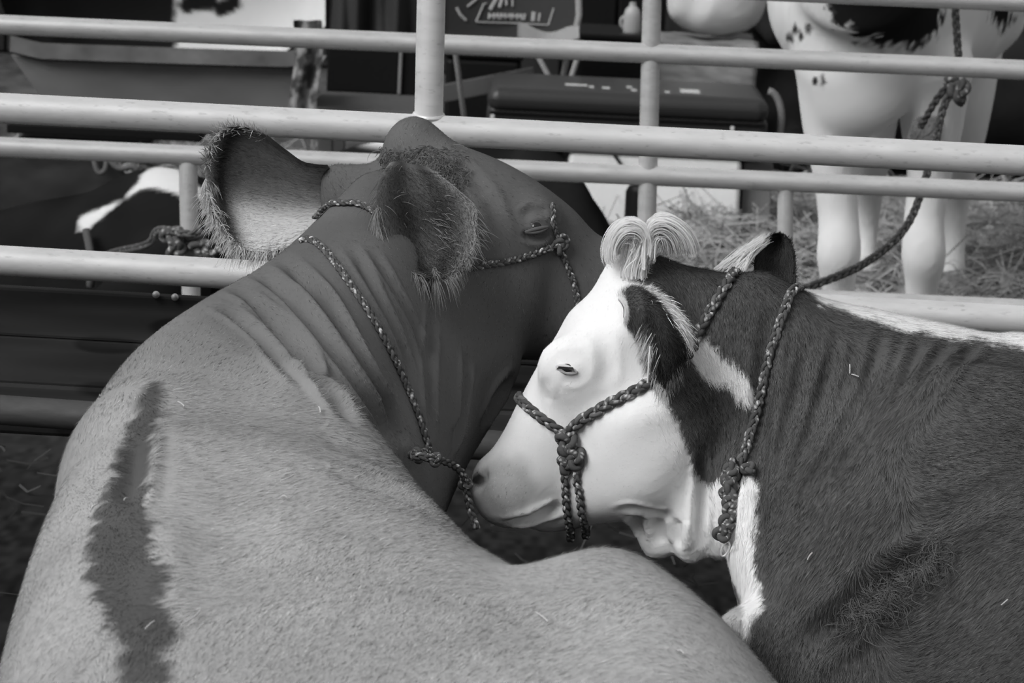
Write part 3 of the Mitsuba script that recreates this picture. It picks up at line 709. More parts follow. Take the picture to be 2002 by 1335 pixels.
WHITE = [np.array(f_ + [at(1448, 1205, 5.6)[[0, 2]], at(1436, 1140, 5.6)[[0, 2]], at(1300, 1140, 5.6)[[0, 2]], [-.2, .36], [-.2, 1.0], [.16, 1.0]]),
         np.array(side([(1335, 668), (1362, 650), (1388, 668), (1410, 692), (1440, 715), (1466, 742), (1472, 792), (1442, 782), (1420, 752), (1395, 748), (1370, 728), (1348, 706)])),
         np.array([at(1560, 545, 5.84)[[0, 2]]] + [at(2100, 640, 5.84)[[0, 2]], at(2100, 690, 5.88)[[0, 2]]] + side([(1990, 680), (1950, 674), (1900, 663), (1860, 660), (1820, 655), (1775, 646), (1730, 634), (1700, 622), (1669, 617), (1638, 600), (1605, 592), (1590, 580)]))]
nos = [sb.at(936, 940)[0], sb.at(985, 950)[0]]
def white_tone(p, n):
    rag = .010 * (meshkit.noise(p * [260, 260, 90], 3) - .5) + .016 * (meshkit.fbm(p * 45, 3, 5) - .5)
    w = np.zeros(len(p))
    for k, poly in enumerate(WHITE):
        w = np.maximum(w, sstep(-.004, .004, in_poly(p[:, 0], p[:, 2], poly) + rag) * (1 if k < 2 else sstep(5.70, 5.74, p[:, 1])))
    dark = .088 * (.7 + .6 * meshkit.fbm(p * 14, 3, 7))
    t = dark * (1 - w) + .86 * w
    t = np.maximum(t, .40 * sstep(.372, .362, p[:, 0]) * sstep(5.56, 5.54, p[:, 1]) * sstep(.30, .33, p[:, 2]))
    dn = np.linalg.norm(p - nos[0], axis=1); dm = np.linalg.norm((p - nos[1]) * [1, .6, 1], axis=1)
    t = t * (1 - .46 * sstep(.062, .026, dm + .02 * (meshkit.fbm(p * 40, 2, 9) - .5)) * w)
    return t * (1 - .93 * sstep(.016, .009, dn))
B_GUIDES = [(1150, 800, .4, -.9), (1050, 850, .4, -.9), (1200, 900, .8, -.3), (1200, 650, .3, -.9), (1400, 600, .2, .9), (1400, 800, .1, 1), (1330, 800, .2, 1), (1550, 700, .1, 1), (1650, 750, -.1, 1), (1600, 900, -.6, .8), (1750, 800, -.5, .9),
            (1850, 900, .9, .1), (1950, 850, .9, .1), (1900, 1000, .9, -.4), (1700, 1000, -.6, .8), (1600, 1100, -.5, .9), (1750, 1150, .8, -.5), (1850, 1150, .9, -.6), (1950, 1150, .8, -.6), (1850, 1280, .8, -.6), (1650, 1280, -.2, 1), (1550, 1250, -.2, 1), (1500, 900, 0, 1), (1920, 680, .9, .3), (1700, 640, .9, .4)]
B = thing('cow', 'white-faced dark cow lying in profile, its muzzle tucked behind the grey cow', 'cow')
body(B + '__body', gb, white_tone)
tuft = sb.at(1760, 1130)[0]
fur(B + '__coat', gb, 300000, white_tone, B_GUIDES, sb, length=0.014, width=0.0010, lift=0.22, seed=4, vary=.7,
    long_fn=lambda p: (1 + 1.3 * np.exp(-(np.linalg.norm((p - tuft) * [1, .4, 1], axis=1) / .10) ** 2)) * (.45 + .55 * sstep(.20, .34, p[:, 0] + .35 * (p[:, 2] - .6))))
paths, tones = [], []
rng = np.random.default_rng(33)
for _ in range(800):                                                          # shaggy tuft behind the elbow
    t_ = rng.uniform(0, 1); px_, py_ = 1650 + 180 * t_ + rng.normal(0, 20), 1220 - 140 * t_ + rng.normal(0, 17)
    p, n = sb.at(px_, py_); e, _ = sb.at(px_ + rng.normal(6, 9), py_ + rng.normal(14, 7)); d = e - p; d /= np.linalg.norm(d) + 1e-9
    s_ = np.cross(n, d); L = rng.uniform(.02, .045); x = np.linspace(0, 1, 7)[:, None]; cl = meshkit.noise(p[None] * 45, 2)[0] * 9
    paths.append(p + n * (.003 + .012 * np.sin(np.pi * x * .8)) + d * L * x + s_ * .007 * np.sin(4.5 * x + cl)); tones.append(.08 * rng.uniform(.4, 1.6))
strands(B + '__shaggy_tuft', paths, .0011, np.array(tones))
ear(B + '__ear', [((1208, 585, 5.66), (1222, 600, 5.645), (1220, 622, 5.66)), ((1228, 561, 5.655), (1250, 600, 5.61), (1240, 652, 5.645)), ((1262, 561, 5.645), (1280, 618, 5.585), (1262, 690, 5.63)), ((1300, 582, 5.64), (1302, 650, 5.575), (1276, 724, 5.62)),
                  ((1334, 620, 5.635), (1318, 678, 5.58), (1288, 745, 5.615)), ((1346, 660, 5.63), (1324, 705, 5.59), (1298, 752, 5.61)), ((1336, 706, 5.62), (1320, 728, 5.60), (1305, 750, 5.605))],
    lambda u, v: np.where(v < -.95 + .45 * sstep(.25, .5, u) * (1 - sstep(.78, .9, u)) + .10 * np.sin(11 * u), .80, .045 + .05 * (u < .3)) * (u > .09) + (u <= .09) * .82, seed=21, fur_n=9000, fur_len=.011,
    fringe=((.1, .5, -1, 420, .010, .5), (.6, .95, 1, 160, .018, 1.0)), fringe_tone=.60,
    inner=((.58, -.72, .10, .14, 900, .024, .22, -.8, .82), (.76, -.78, .06, .08, 260, .022, .15, -.9, .76), (.42, .55, .05, .10, 170, .030, -.20, -1.0, .60), (.40, .35, .05, .08, 70, .028, -.2, -1.0, .06), (.50, .62, .05, .06, 60, .030, -.05, -1, .10), (.95, .2, .05, .3, 120, .020, .1, -1, .10)))
ear(B + '__ear', [((1485, 556, 5.93), (1515, 560, 5.96), (1556, 566, 5.93)), ((1474, 520, 5.95), (1515, 520, 6.0), (1556, 525, 5.95)), ((1480, 488, 5.97), (1518, 490, 6.02), (1554, 495, 5.97)), ((1498, 466, 5.99), (1522, 468, 6.02), (1546, 472, 5.99)), ((1515, 456, 6.0), (1524, 456, 6.01), (1534, 458, 6.0))],
    lambda u, v: .05 + 0 * u, seed=22, fur_n=3500, fringe=((.2, 1, 1, 120, .012, .1), (.4, 1, -1, 120, .012, .1)), fringe_tone=.07)
rng = np.random.default_rng(31)
paths, tones = [], []
for _ in range(420):                                                          # white tuft reaching from the nape to the far ear
    a = at(1395 + rng.uniform(0, 62), 528 + rng.uniform(-4, 8), 5.90 + rng.normal(0, .012)); L = rng.uniform(.25, 1)
    e = at(1440 + 58 * L + rng.normal(0, 7), 505 - 42 * L + rng.normal(0, 6), 5.95 + rng.normal(0, .012))
    x = np.linspace(0, 1, 7)[:, None]
    paths.append(a + (e - a) * x + np.array([0, 0, .012]) * (x * (1 - x))); tones.append(.80 * rng.uniform(.7, 1.05))
strands(B + '__ear_tuft', paths, .0014, np.array(tones))
paths, tones = [], []
for k in range(2100):                                                          # forelock: two curls falling to either side of the poll
    left = k % 2 == 0; s_ = rng.uniform(0, 1) ** .7
    D = 5.735 + rng.normal(0, .016)
    if left:
        R = 20 + 20 * s_ if k % 3 else 6 + 30 * s_
        a = np.radians(np.linspace(-14, rng.uniform(172, 216) if k % 3 else rng.uniform(70, 120), 8))
        pts = [(1229 + R * math.cos(t) * 1.15 + 5 * math.sin(t), 489 - 1.50 * R * math.sin(t)) for t in a]
    else:
        R = 8 + 66 * s_; a = np.radians(np.linspace(190, rng.uniform(4, 24), 8))
        pts = [(1288 + (R if t < 1.57 else min(R, 32)) * math.cos(t) + 2, 503 - (28 + .72 * R) * math.sin(t) + (10 * s_ if t > 2.5 else 0)) for t in a]
    if k % 5 == 0:                                                             # the stem of the lock
        x0 = rng.uniform(1216, 1262); x1 = 1234 + (x0 - 1216) * 1.15 + rng.normal(0, 3); yt = rng.uniform(440, 480)
        pts = [(x0, 545), (x0 + 5, 515), (x1 - 4, yt + 22), (x1 + (x1 - 1258) * .2, yt)]
    j = rng.normal(0, 2.4, 2); wob = rng.normal(0, 1.1, (len(pts), 2)).cumsum(0)
    q = spline([at(x + j[0] + w_[0], y + j[1] + w_[1], D + .004 * i_ * (-.6 if left else .5)) for i_, ((x, y), w_) in enumerate(zip(pts, wob))], 16)
    paths.append(q); tones.append(.90 * rng.uniform(.62, 1.02))
strands(B + '__forelock', paths, .0018, np.array(tones))
core = spline([at(1236, 560, 5.76), at(1240, 520, 5.755), at(1246, 480, 5.75), at(1250, 462, 5.75)], 20)
put(B + '__poll_crest', tube(core, np.interp(np.linspace(0, 1, 20), [0, .5, .8, 1], [.034, .024, .022, .008]), 16), 'coat', True, color=np.full((20 * 16 + 2, 3), .82))
eye(B, sb, 1108, 722, .015, .62, squint=.30, tilt=-14, thick=.0018)
p_, n_ = sb.at(1108, 717)
strands(B + '__eyelashes', [p_ + n_ * .006 + np.array([dx * .001, 0, 0]) + np.linspace(0, 1, 5)[:, None] * (n_ * .010 + np.array([dx * .0004, 0, -.006])) for dx in np.linspace(-10, 10, 24)], .0010, .03)

HB = thing('rope_halter', 'thick dark braided rope halter knotted on the white cheek of the white-faced cow', 'halter')
strap(HB + '__nose_strap', sb, [(1010, 765), (1020, 782), (1050, 808), (1080, 830), (1108, 848)], .0165, .001)
strap(HB + '__cheek_strap', sb, [(1110, 850), (1130, 828), (1170, 803), (1215, 778), (1262, 754), (1300, 725)], .0190, .001)
strap(HB + '__crown_strap', sb, [(1320, 720), (1350, 684), (1370, 645), (1395, 600), (1420, 560), (1440, 534)], .0180, .001)
strap(HB + '__chin_strap', sb, [(1108, 850), (1107, 880), (1106, 920), (1110, 980), (1114, 1030), (1118, 1062)], .0135, .002)
strap(HB + '__chin_strap', sb, [(1122, 870), (1128, 905), (1134, 950), (1140, 1000), (1148, 1058)], .0135, .002)
for x_, y_ in ((1118, 1060), (1148, 1056)):                                   # the two ends pass under the jaw
    e_ = sb.at(x_, y_, .004)[0]
    rope(HB + '__chin_strap', spline([e_ + [0, 0, .004], e_ + [.001, .014, -.010], e_ + [.002, .05, -.014], e_ + [.002, .09, -.006]], 24), np.tile([0, -.3, -1.0], (24, 1)), .0135, .0257)
for (x, y, s_, st) in ((1112, 862, .018, .0058), (1112, 888, .015, .0055), (1131, 893, .016, .0055), (1108, 905, .013, .005)):
    p, nn = sb.at(x, y, .008); knot(HB + '__knot', p, nn, np.array([-0.1, 0, 1.0]), s_, st)
NB = thing('neck_rope', 'dark braided neck rope down the white-faced cow, ending in a chain plait with a ring', 'rope')
strap(NB + '__loop', sb, [(1562, 566), (1548, 570), (1535, 600), (1516, 660), (1496, 730), (1475, 810), (1458, 880), (1446, 925)], .0160, .001, 100)
p, nn = sb.path([(1448, 922), (1440, 960), (1430, 1005), (1422, 1050)], 40, .006)
rope(NB + '__plait', p, nn, .026, .034)
for i in range(0, 38, 6):
    knot(NB + '__link', p[i] + nn[i] * .012, nn[i], p[min(i + 2, 39)] - p[i], .0135, .0050)
p2, n2 = sb.at(1462, 922, .01)
knot(NB + '__link', p2, n2, np.array([1.0, 0, .3]), .010, .0045)
a = np.linspace(0, 2 * np.pi, 40)
c = p[-1] + np.array([.002, -.012, -.014])
put(NB + '__ring', tube(c + .010 * np.cos(a)[:, None] * np.array([.6, 0, .5]) + .010 * np.sin(a)[:, None] * np.array([0, -.2, 1.0]), .0018, 8, up=(0, 1, 0)), 'galvanised', True)
pin = thing('straw_stalk', 'pale straight straw stalk hanging from the ear of the white-faced cow', 'straw_tone')
put(pin, tube([at(1271, 676, 5.575), at(1269, 700, 5.572), at(1266, 748, 5.575)], .0013, 8, up=(1, 0, 0)), 'straw_pale')
scene['straw_pale'] = {'type': 'twosided', 'bsdf': {'type': 'diffuse', 'reflectance': grey(.8)}}
scene['straw_tone'] = {'type': 'twosided', 'bsdf': {'type': 'diffuse', 'reflectance': grey(.5)}}

# straw bits lying on the coats
for (x, y, dx, dy, cur, sk_, where) in ((353, 797, 9, 6, 0, sk, 'on the shoulder'), (372, 1216, 24, -20, 4, sk, 'on the lower back'), (293, 1231, 12, -10, 1, sk, 'beside the dark stripe'), (188, 1000, 10, -10, 0, sk, 'left of the dark stripe'), (560, 944, 16, -5, 1, sk, 'on the ribs'),
                                        (556, 980, 7, 2, 0, sk, 'below the ribs'), (624, 808, 2, 8, 0, sk, 'in the neck fold'), (1060, 1215, 16, 12, 2, sk, 'on the belly'), (1330, 1285, 8, 4, 0, sk, 'low on the belly'), (245, 985, 6, -2, 0, sk, 'in the dark stripe'),
                                        (1672, 738, 8, 3, 0, sb, 'on the neck'), (1660, 725, 1, 12, 0, sb, 'upright on the neck'), (1585, 1090, 6, -9, 0, sb, 'on the chest'), (1965, 1178, 8, -8, 0, sb, 'behind the elbow')):
    dx, dy = .75 * dx, .75 * dy
    pts = [sk_.at(x - dx, y - dy, .006)[0], sk_.at(x + cur, y + cur, .0075)[0], sk_.at(x + dx, y + dy, .006)[0]]
    who = 'grey cow' if sk_ is sk else 'white-faced cow'
    k = thing('straw_bit', f'tiny pale bit of straw {where} of the {who}', 'straw', f'straw bits on the {who}')
    put(k, tube(spline(pts, 8), .0010, 6), 'straw_tone')

# ------------------------------------------------------------------ beyond the aisle
def simple_cow(shape, lo, hi, step=0.014): return build(shape, lo, hi, step, 1.0, 4)
def flank_poly(pts, D): return np.array([at(x, y, D)[[0, 2]] for x, y in pts])

# the standing white cow
def standing_shape(F):
    def K(px, py, D, *r): return tuple(at(px, py, D)) + tuple(r)
    F.sweep([K(1690, 40, 10.05, .20, .20), K(1715, 0, 10.3, .29, .25, 2.3, 0), K(1740, -10, 10.8, .34, .26, 2.4, 0), K(1760, -10, 11.4, .35, .26, 2.3, 0), K(1775, -10, 11.9, .32, .26, 2.2, 0), K(1785, -15, 12.15, .2, .2)], k=.08)
    F.sweep([K(1700, 90, 10.08, .17, .13), K(1690, 170, 10.05, .135, .085), K(1688, 230, 10.06, .10, .05), K(1688, 252, 10.08, .05, .03)], k=.06, up=(0, 1, 0))        # brisket
    for (x0, x1, kx, ky, fx) in ((1632, 1630, 1640, 495, 1641), (1828, 1822, 1806, 498, 1800)):                                         # forelegs
        F.sweep([K(x0, 120, 10.12, .105, .13), K(x1, 240, 10.15, .085, .10), K((x1 + kx) / 2, 370, 10.15, .058, .062), K(kx, 440, 10.14, .056, .056), K(kx, ky, 10.12, .062, .060), K(kx - 2, ky + 40, 10.14, .052, .052), K(fx, 590, 10.16, .045, .042), K(fx, 660, 10.16, .05, .048), K(fx - 2, 705, 10.10, .062, .07)], k=.05, up=(0, 1, 0))
    for (x0, kx, fx) in ((1690, 1690, 1688), (1868, 1862, 1860)):                                                                        # hind legs
        F.sweep([K(x0, 100, 11.75, .14, .18), K(x0, 240, 11.7, .10, .13), K(kx, 400, 11.85, .055, .065), K(kx, 470, 11.85, .042, .045), K(fx, 570, 11.8, .048, .048), K(fx, 618, 11.75, .058, .062)], k=.05, up=(0, 1, 0))
    F.sweep([K(1690, -40, 9.95, .17, .2), K(1660, -160, 9.8, .13, .17), K(1650, -250, 9.6, .11, .15)], k=.08, up=(0, 1, 0))              # neck, above the frame
    F.sweep([K(1650, -270, 9.6, .10, .12), K(1640, -240, 9.35, .085, .09), K(1630, -200, 9.15, .07, .075)], k=.05)
    F.sweep([K(1930, -20, 10.9, .12, .2), K(1925, 40, 10.9, .1, .12)], k=.1, up=(0, 1, 0))
gc = simple_cow(standing_shape, [.45, 8.95, -.02], [1.85, 12.6, 2.1])
sc_ = Skin(gc)
PATCH = flank_poly([(1608, -60), (1612, 20), (1632, 40), (1668, 62), (1700, 70), (1730, 84), (1762, 88), (1795, 98), (1822, 72), (1842, 48), (1846, -60)], 10.0)
PATCH2 = flank_poly([(1914, -60), (1920, 24), (1945, 48), (1966, 66), (1984, 54), (1992, -60)], 10.6)
SPOTS = [at(x, y, 10.0) for x, y in ((1513, 55), (1516, 70), (1556, 60), (1566, 72), (1550, 82), (1580, 55), (1594, 160), (1608, 158), (1714, 98), (1756, 92))]
def standing_tone(p, n):
    rag = .050 * (meshkit.fbm(p * [70, 70, 28], 3, 5) - .5) * 2
    w = np.maximum(sstep(-.006, .006, in_poly(p[:, 0], p[:, 2], PATCH) + rag), sstep(-.006, .006, in_poly(p[:, 0], p[:, 2], PATCH2) + rag)) * (p[:, 2] > .7)
    for s_ in SPOTS:
        w = np.maximum(w, sstep(.014, .006, np.hypot((p[:, 0] - s_[0]) * 1.6, (p[:, 2] - s_[2]) * .7)) * (p[:, 1] < 10.7))
    t = .78 * (.88 + .2 * meshkit.fbm(p * 8, 3, 2)) * (1 - w) + .02 * w
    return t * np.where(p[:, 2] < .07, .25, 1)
C = thing('cow', 'standing white cow with black patches, only its chest and legs in view behind the gates', 'cow')
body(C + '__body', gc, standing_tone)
for x in (1760, 1762):
    pass
paths = []
rng = np.random.default_rng(41)
for _ in range(160):
    x = rng.uniform(1795, 1835); y = rng.uniform(225, 262)
    a = sc_.at(x, y)[0] + [0, -.005, 0]
    paths.append(spline([a, a + [rng.normal(-.01, .01), -.01, -.02], a + [rng.normal(-.02, .01), -.012, -.05]], 5))
strands(C + '__chest_hair', paths, .003, .25)

# its lead rope, hanging to the ground past the gate
k = thing('lead_rope', 'dark lead rope hanging slack from the standing cow past its forelegs', 'rope')
def plain_rope(key, pts, r, tone=.07, n=70):
    p = spline(pts, n); m = braid(p, np.tile([0.1, -1.0, .2], (n, 1)), r * 2, r * 4.5)
    m = joined(m); nz = meshkit.noise(np.array(m.vertices) * 200, 3)
    put(key, m, 'rope', True, color=np.where(nz > .76, tone * 3, tone)[:, None] * np.ones(3))
plain_rope(k + '__rope', [at(1866, -20, 9.75), at(1868, 40, 9.75), at(1872, 95, 9.72), at(1868, 160, 9.70), at(1848, 200, 9.68), at(1836, 240, 9.66), at(1824, 300, 9.6), at(1808, 350, 9.55), at(1788, 410, 9.5), at(1758, 460, 9.45), at(1712, 500, 9.4), at(1650, 535, 9.3), at(1590, 558, 9.25), at(1520, 590, 9.2), at(1430, 660, 9.18)], .0105)
plain_rope(k + '__rope', [at(1868, 160, 9.69), at(1838, 185, 9.70), at(1818, 215, 9.72), at(1800, 245, 9.76)], .010)
for (x, y) in ((1866, 166), (1876, 176)): knot(k + '__knot', at(x, y, 9.67), np.array([0, -1.0, 0]), np.array([0, 0, 1.0]), .026, .010)
plain_rope(k + '__tail', [at(1874, 172, 9.68), at(1880, 190, 9.68), at(1874, 205, 9.68)], .012)

# black cow lying at the left
def left_black(F):
    def K(px, py, D, *r): return tuple(at(px, py, D)) + tuple(r)
    F.sweep([K(430, 560, 10.2, .16, .2), K(330, 505, 10.25, .26, .225, 2.2, 0), K(240, 540, 10.3, .30, .245, 2.3, 0), K(120, 560, 10.35, .30, .24, 2.3, 0), K(-40, 590, 10.4, .3, .23, 2.3, 0), K(-250, 590, 10.45, .26, .22), K(-380, 580, 10.5, .15, .16)], k=.08)
    F.sweep([K(380, 470, 10.1, .1, .1), K(300, 420, 10.2, .115, .115), K(270, 430, 10.25, .1, .1)], k=.08)
    F.sweep([K(330, 560, 9.95, .13, .14), K(250, 600, 9.85, .09, .10), K(160, 640, 9.8, .05, .05)], k=.06)
    F.sweep([K(-330, 540, 10.5, .1, .14), K(-430, 440, 10.5, .09, .12), K(-520, 410, 10.4, .08, .09), K(-590, 450, 10.35, .06, .065)], k=.06)
gl = simple_cow(left_black, [-2.9, 9.6, -.02], [-.4, 10.95, .95])
sl_ = Skin(gl)
WL = np.array([sl_.at(x, y)[0][[0, 2]] for x, y in [(152, 434), (160, 420), (200, 408), (240, 388), (262, 366), (282, 338)]] + [at(300, 318, 10.2)[[0, 2]], at(345, 325, 10.2)[[0, 2]], at(430, 380, 10.2)[[0, 2]]] + [sl_.at(x, y)[0][[0, 2]] for x, y in [(356, 384), (330, 376), (300, 368), (272, 370), (250, 386), (215, 410), (190, 432), (172, 450), (158, 452)]])
def left_tone(p, n):
    w = sstep(-.004, .005, in_poly(p[:, 0], p[:, 2], WL) + .012 * (meshkit.fbm(p * 40, 2, 3) - .5))
    return .010 * (1 + meshkit.fbm(p * 9, 2, 1)) * (1 - w) + .70 * w
D_ = thing('cow', 'black cow lying at far left with a white stripe running over its haunch', 'cow')
body(D_ + '__body', gl, left_tone)
tl = [at(168, 450, 10.02), at(172, 470, 10.0), at(176, 492, 9.98), at(176, 560, 9.96)]
m = tube(spline(tl, 12), .011, 8); put(D_ + '__tail', m, 'coat', True, color=np.full((len(m.vertices), 3), .10))
k = thing('lead_rope', 'knotted lead rope tied around the short upright of the farther gate at left', 'rope')
plain_rope(k + '__rope', [at(180, 520, 9.6), at(250, 488, 9.35), at(300, 466, 9.1), at(338, 452, 8.95), at(372, 458, 8.93), at(392, 448, 8.95)], .010, .11)
a = np.linspace(0, 2 * np.pi, 40); c0 = at(371, 462, 9.0)
for dz in (0, .02):
    put(k + '__turn', tube(np.stack([c0[0] + .032 * np.cos(a), 9.0 + .034 * np.sin(a), c0[2] - .03 * dz / .02 * .8 + .006 * np.cos(a)], 1), .0095, 8), 'rope_dark', True)
plastic('rope_dark', .10, .7)
for i, (x, y, s_) in enumerate(((338, 462, .026), (344, 486, .022), (392, 484, .022), (410, 488, .022), (430, 476, .026), (446, 470, .026), (456, 490, .024), (474, 486, .024), (494, 492, .022), (512, 490, .022), (530, 494, .02), (548, 492, .02))):
    knot(k + '__link', at(x, y, 8.95 - .004 * i), np.array([.2 * math.sin(i), -1.0, .3 * math.cos(i * 2)]), np.array([1.0, 0, math.sin(i * 1.7)]), s_, .0085)

# black cow lying in the middle, behind the grey cow's head
def mid_black(F):
    def K(px, py, D, *r): return tuple(at(px, py, D)) + tuple(r)
    F.sweep([K(620, 470, 11.1, .2, .2), K(760, 430, 11.1, .25, .23), K(900, 428, 11.1, .25, .22), K(1010, 440, 11.1, .22, .21), K(1090, 470, 11.05, .15, .17), K(1150, 520, 11.0, .1, .11)], k=.07)
    F.sweep([K(1030, 350, 11.0, .10, .11), K(1078, 368, 10.97, .085, .09), K(1112, 410, 10.93, .075, .08), K(1148, 468, 10.9, .06, .065), K(1168, 505, 10.88, .05, .05)], k=.05)
    F.sweep([K(1000, 560, 10.85, .1, .1), K(900, 600, 10.7, .06, .06)], k=.05)
gm = simple_cow(mid_black, [-1.1, 10.5, -.02], [.6, 11.6, .9])
E_ = thing('cow', 'black cow with a white patch lying behind the head of the large grey cow', 'cow')
wx0, wx1 = at(645, 285, 11.0)[0], at(760, 285, 11.0)[0]
body(E_ + '__body', gm, lambda p, n: .011 * (1 + meshkit.fbm(p * 9, 2, 1)) + .7 * sstep(wx0 - .01, wx0 + .01, p[:, 0] + .02 * (meshkit.fbm(p * 30, 2, 3) - .5)) * sstep(wx1 + .01, wx1 - .01, p[:, 0]) * sstep(.44, .46, p[:, 2]))
put(E_ + '__eye', moved(trimesh.creation.icosphere(2, .013), at(1118, 396, 10.9)), 'wet_eye', True)

# black cow lying far back at the right
def right_black(F):
    def K(px, py, D, *r): return tuple(at(px, py, D)) + tuple(r)
    F.sweep([K(1500, 220, 15.3, .2, .22), K(1580, 180, 15.3, .30, .28, 2.2, 0), K(1750, 165, 15.4, .36, .31, 2.3, 0), K(1950, 170, 15.5, .38, .31, 2.3, 0), K(2150, 180, 15.6, .36, .3, 2.2, 0), K(2300, 200, 15.7, .2, .22)], k=.09)
    F.sweep([K(1500, 190, 15.2, .13, .17), K(1475, 90, 15.1, .11, .15), K(1490, 20, 15.0, .1, .12)], k=.07)
    F.sweep([K(1490, 10, 15.0, .09, .11), K(1510, 40, 14.75, .07, .08), K(1525, 70, 14.65, .055, .06)], k=.05)
    F.sweep([K(1540, 300, 15.0, .1, .1), K(1680, 340, 14.9, .06, .06)], k=.05)
gr_ = simple_cow(right_black, [.75, 14.3, -.02], [3.1, 16.1, 1.2], .016)
F_ = thing('cow', 'black cow resting far back at right, behind the legs of the white cow', 'cow')
body(F_ + '__body', gr_, lambda p, n: .014 * (1 + meshkit.fbm(p * 9, 2, 1)) + 0 * p[:, 0])

# black and white cow at the top left
def top_spotted(F):
    def K(px, py, D, *r): return tuple(at(px, py, D)) + tuple(r)
    F.sweep([K(60, 0, 15.5, .2, .22), K(140, -20, 15.5, .32, .33, 2.3, 0), K(300, -35, 15.5, .38, .36, 2.3, 0), K(460, -35, 15.5, .38, .36, 2.3, 0), K(580, -30, 15.5, .3, .34, 2.3, 0), K(610, -20, 15.5, .2, .24)], k=.08)
    F.sweep([K(560, 60, 15.3, .14, .16), K(480, 120, 15.1, .09, .1)], k=.06)
    F.sweep([K(90, 60, 15.3, .1, .12), K(180, 120, 15.1, .06, .07)], k=.06)
    F.sweep([K(90, -40, 15.5, .12, .16), K(20, -130, 15.4, .1, .13), K(-20, -150, 15.2, .08, .09), K(-50, -120, 15.1, .06, .06)], k=.07)
gt = simple_cow(top_spotted, [-2.6, 15.5, -.02], [-.6, 16.1, 1.4], .016)
xw = at(310, 20, 15.15)[0]
TS = [at(x, y, 15.15) for x, y in ((335, 30), (360, 26), (378, 24), (405, 34), (425, 32))]
def top_tone(p, n):
    rag = .03 * (meshkit.fbm(p * 25, 2, 3) - .5)
    w = sstep(-.01, .01, p[:, 0] - xw + rag + .12 * (p[:, 2] - .5))
    for s_ in TS: w = w * (1 - sstep(.045, .03, np.hypot(p[:, 0] - s_[0], (p[:, 2] - s_[2])) + rag))
    return .014 + .60 * w
G_ = thing('cow', 'black and white spotted cow at the top left, above the feed trough', 'cow')
body(G_ + '__body', gt, top_tone)

# ------------------------------------------------------------------ things in the aisle behind
# feed trough
scene['trough_grey'] = {'type': 'twosided', 'bsdf': {'type': 'diffuse', 'reflectance': tex(lambda p, n, uv: v3(.16 + .09 * mikit.fbm(p.x * 6, p.y * 6, p.z * 12, 3)))}}
plastic('black_plastic', .007, .45); plastic('chest_black', .030, .4); plastic('white_plastic', .86, .5)
matte('black_cloth', .010); matte('dark_cloth', .045); matte('pale_cloth', .30); matte('sack_white', .60); matte('print_pale', .34); matte('steel_dull', .33); matte('sticker', .55); matte('trough_cloth', .10)
tr = thing('feed_trough', 'long grey feed trough with a rolled rim at the top left', 'trough')
D0 = 12.5
def trough():
    a, b = at(22, 108, D0), at(625, 128, D0)
    c, d = at(108, 238, D0), at(560, 250, D0)
    dep = .42; V, Fc = [], []
    for i, x in enumerate(np.linspace(0, 1, 25)):
        top, bot = a + (b - a) * x, c + (d - c) * x
        sag = -.012 * math.sin(math.pi * x)
        ring = [top + [0, 0, sag], top * .25 + bot * .75 + [0, .03, 0], bot + [0, .07, 0], bot + [0, dep - .07, 0], top * .25 + bot * .75 + [0, dep - .03, 0], top + [0, dep, sag],
                top + [0, dep - .02, sag], top * .25 + bot * .75 + [0, dep - .05, .02], bot + [0, dep - .09, .02], bot + [0, .09, .02], top * .25 + bot * .75 + [0, .05, .02], top + [0, .02, sag]]
        V += ring
    n = 12
    for i in range(24):
        for j in range(n):
            p, q = i * n + j, i * n + (j + 1) % n
            Fc += [[p, q, q + n], [p, q + n, p + n]]
    for e, fl in ((0, 1), (24 * n, -1)):
        for j in range(1, 5): Fc += [[e, e + j, e + j + 1][::fl]]
    return trimesh.Trimesh(V, Fc, process=False), (a, b, c, d, dep)
m, (a, b, c, d, dep) = trough()
put(tr + '__basin', m, 'trough_grey', 30)
rv = []
for i in range(40):
    x = i / 39; q = a + (b - a) * x; bow = -.02 * math.sin(math.pi * x); up = .05 * max(0, abs(x - .5) * 2 - .8) / .2 * .4
    rv.append([q + [0, -.035 + bow, .045 + up], q + [0, -.045 + bow, -.004 + up], q + [0, -.022 + bow, -.012 + up], q + [0, -.012 + bow, .045 + up]])
rv = np.array(rv).reshape(-1, 3); rf = []
for i in range(39):
    for j in range(4):
        p, q = i * 4 + j, i * 4 + (j + 1) % 4
        rf += [[p, q + 4, q], [p, p + 4, q + 4]]
rf += [[0, 1, 2], [0, 2, 3], [156, 158, 157], [156, 159, 158]]
put(tr + '__rim', trimesh.Trimesh(rv, rf, process=False), 'trough_rim')
scene['trough_rim'] = {'type': 'twosided', 'bsdf': {'type': 'diffuse', 'reflectance': tex(lambda p, n, uv: v3(.06 + .13 * mikit.fbm(p.x * 14, p.y * 14, p.z * 14, 3)))}}
for x in (.06, .94):
    for y in (.06, dep - .06):
        q = c + (d - c) * x + [0, y, 0]; put(tr + '__leg', tube([q + [0, 0, .02], [q[0], q[1], 0]], .022, 12), 'steel_dull', 40)
ck = thing('cloth', 'mottled grey cloth hanging over the right end of the feed trough', 'cloth')
P = np.array([[at(574 - 6 * u + 54 * v + 4 * math.sin(5 * u), 40 + 190 * u, 12.40) + [0, .02 * math.sin(9 * v + 3 * u), 0] for v in np.linspace(0, 1, 14)] for u in np.linspace(0, 1, 24)])
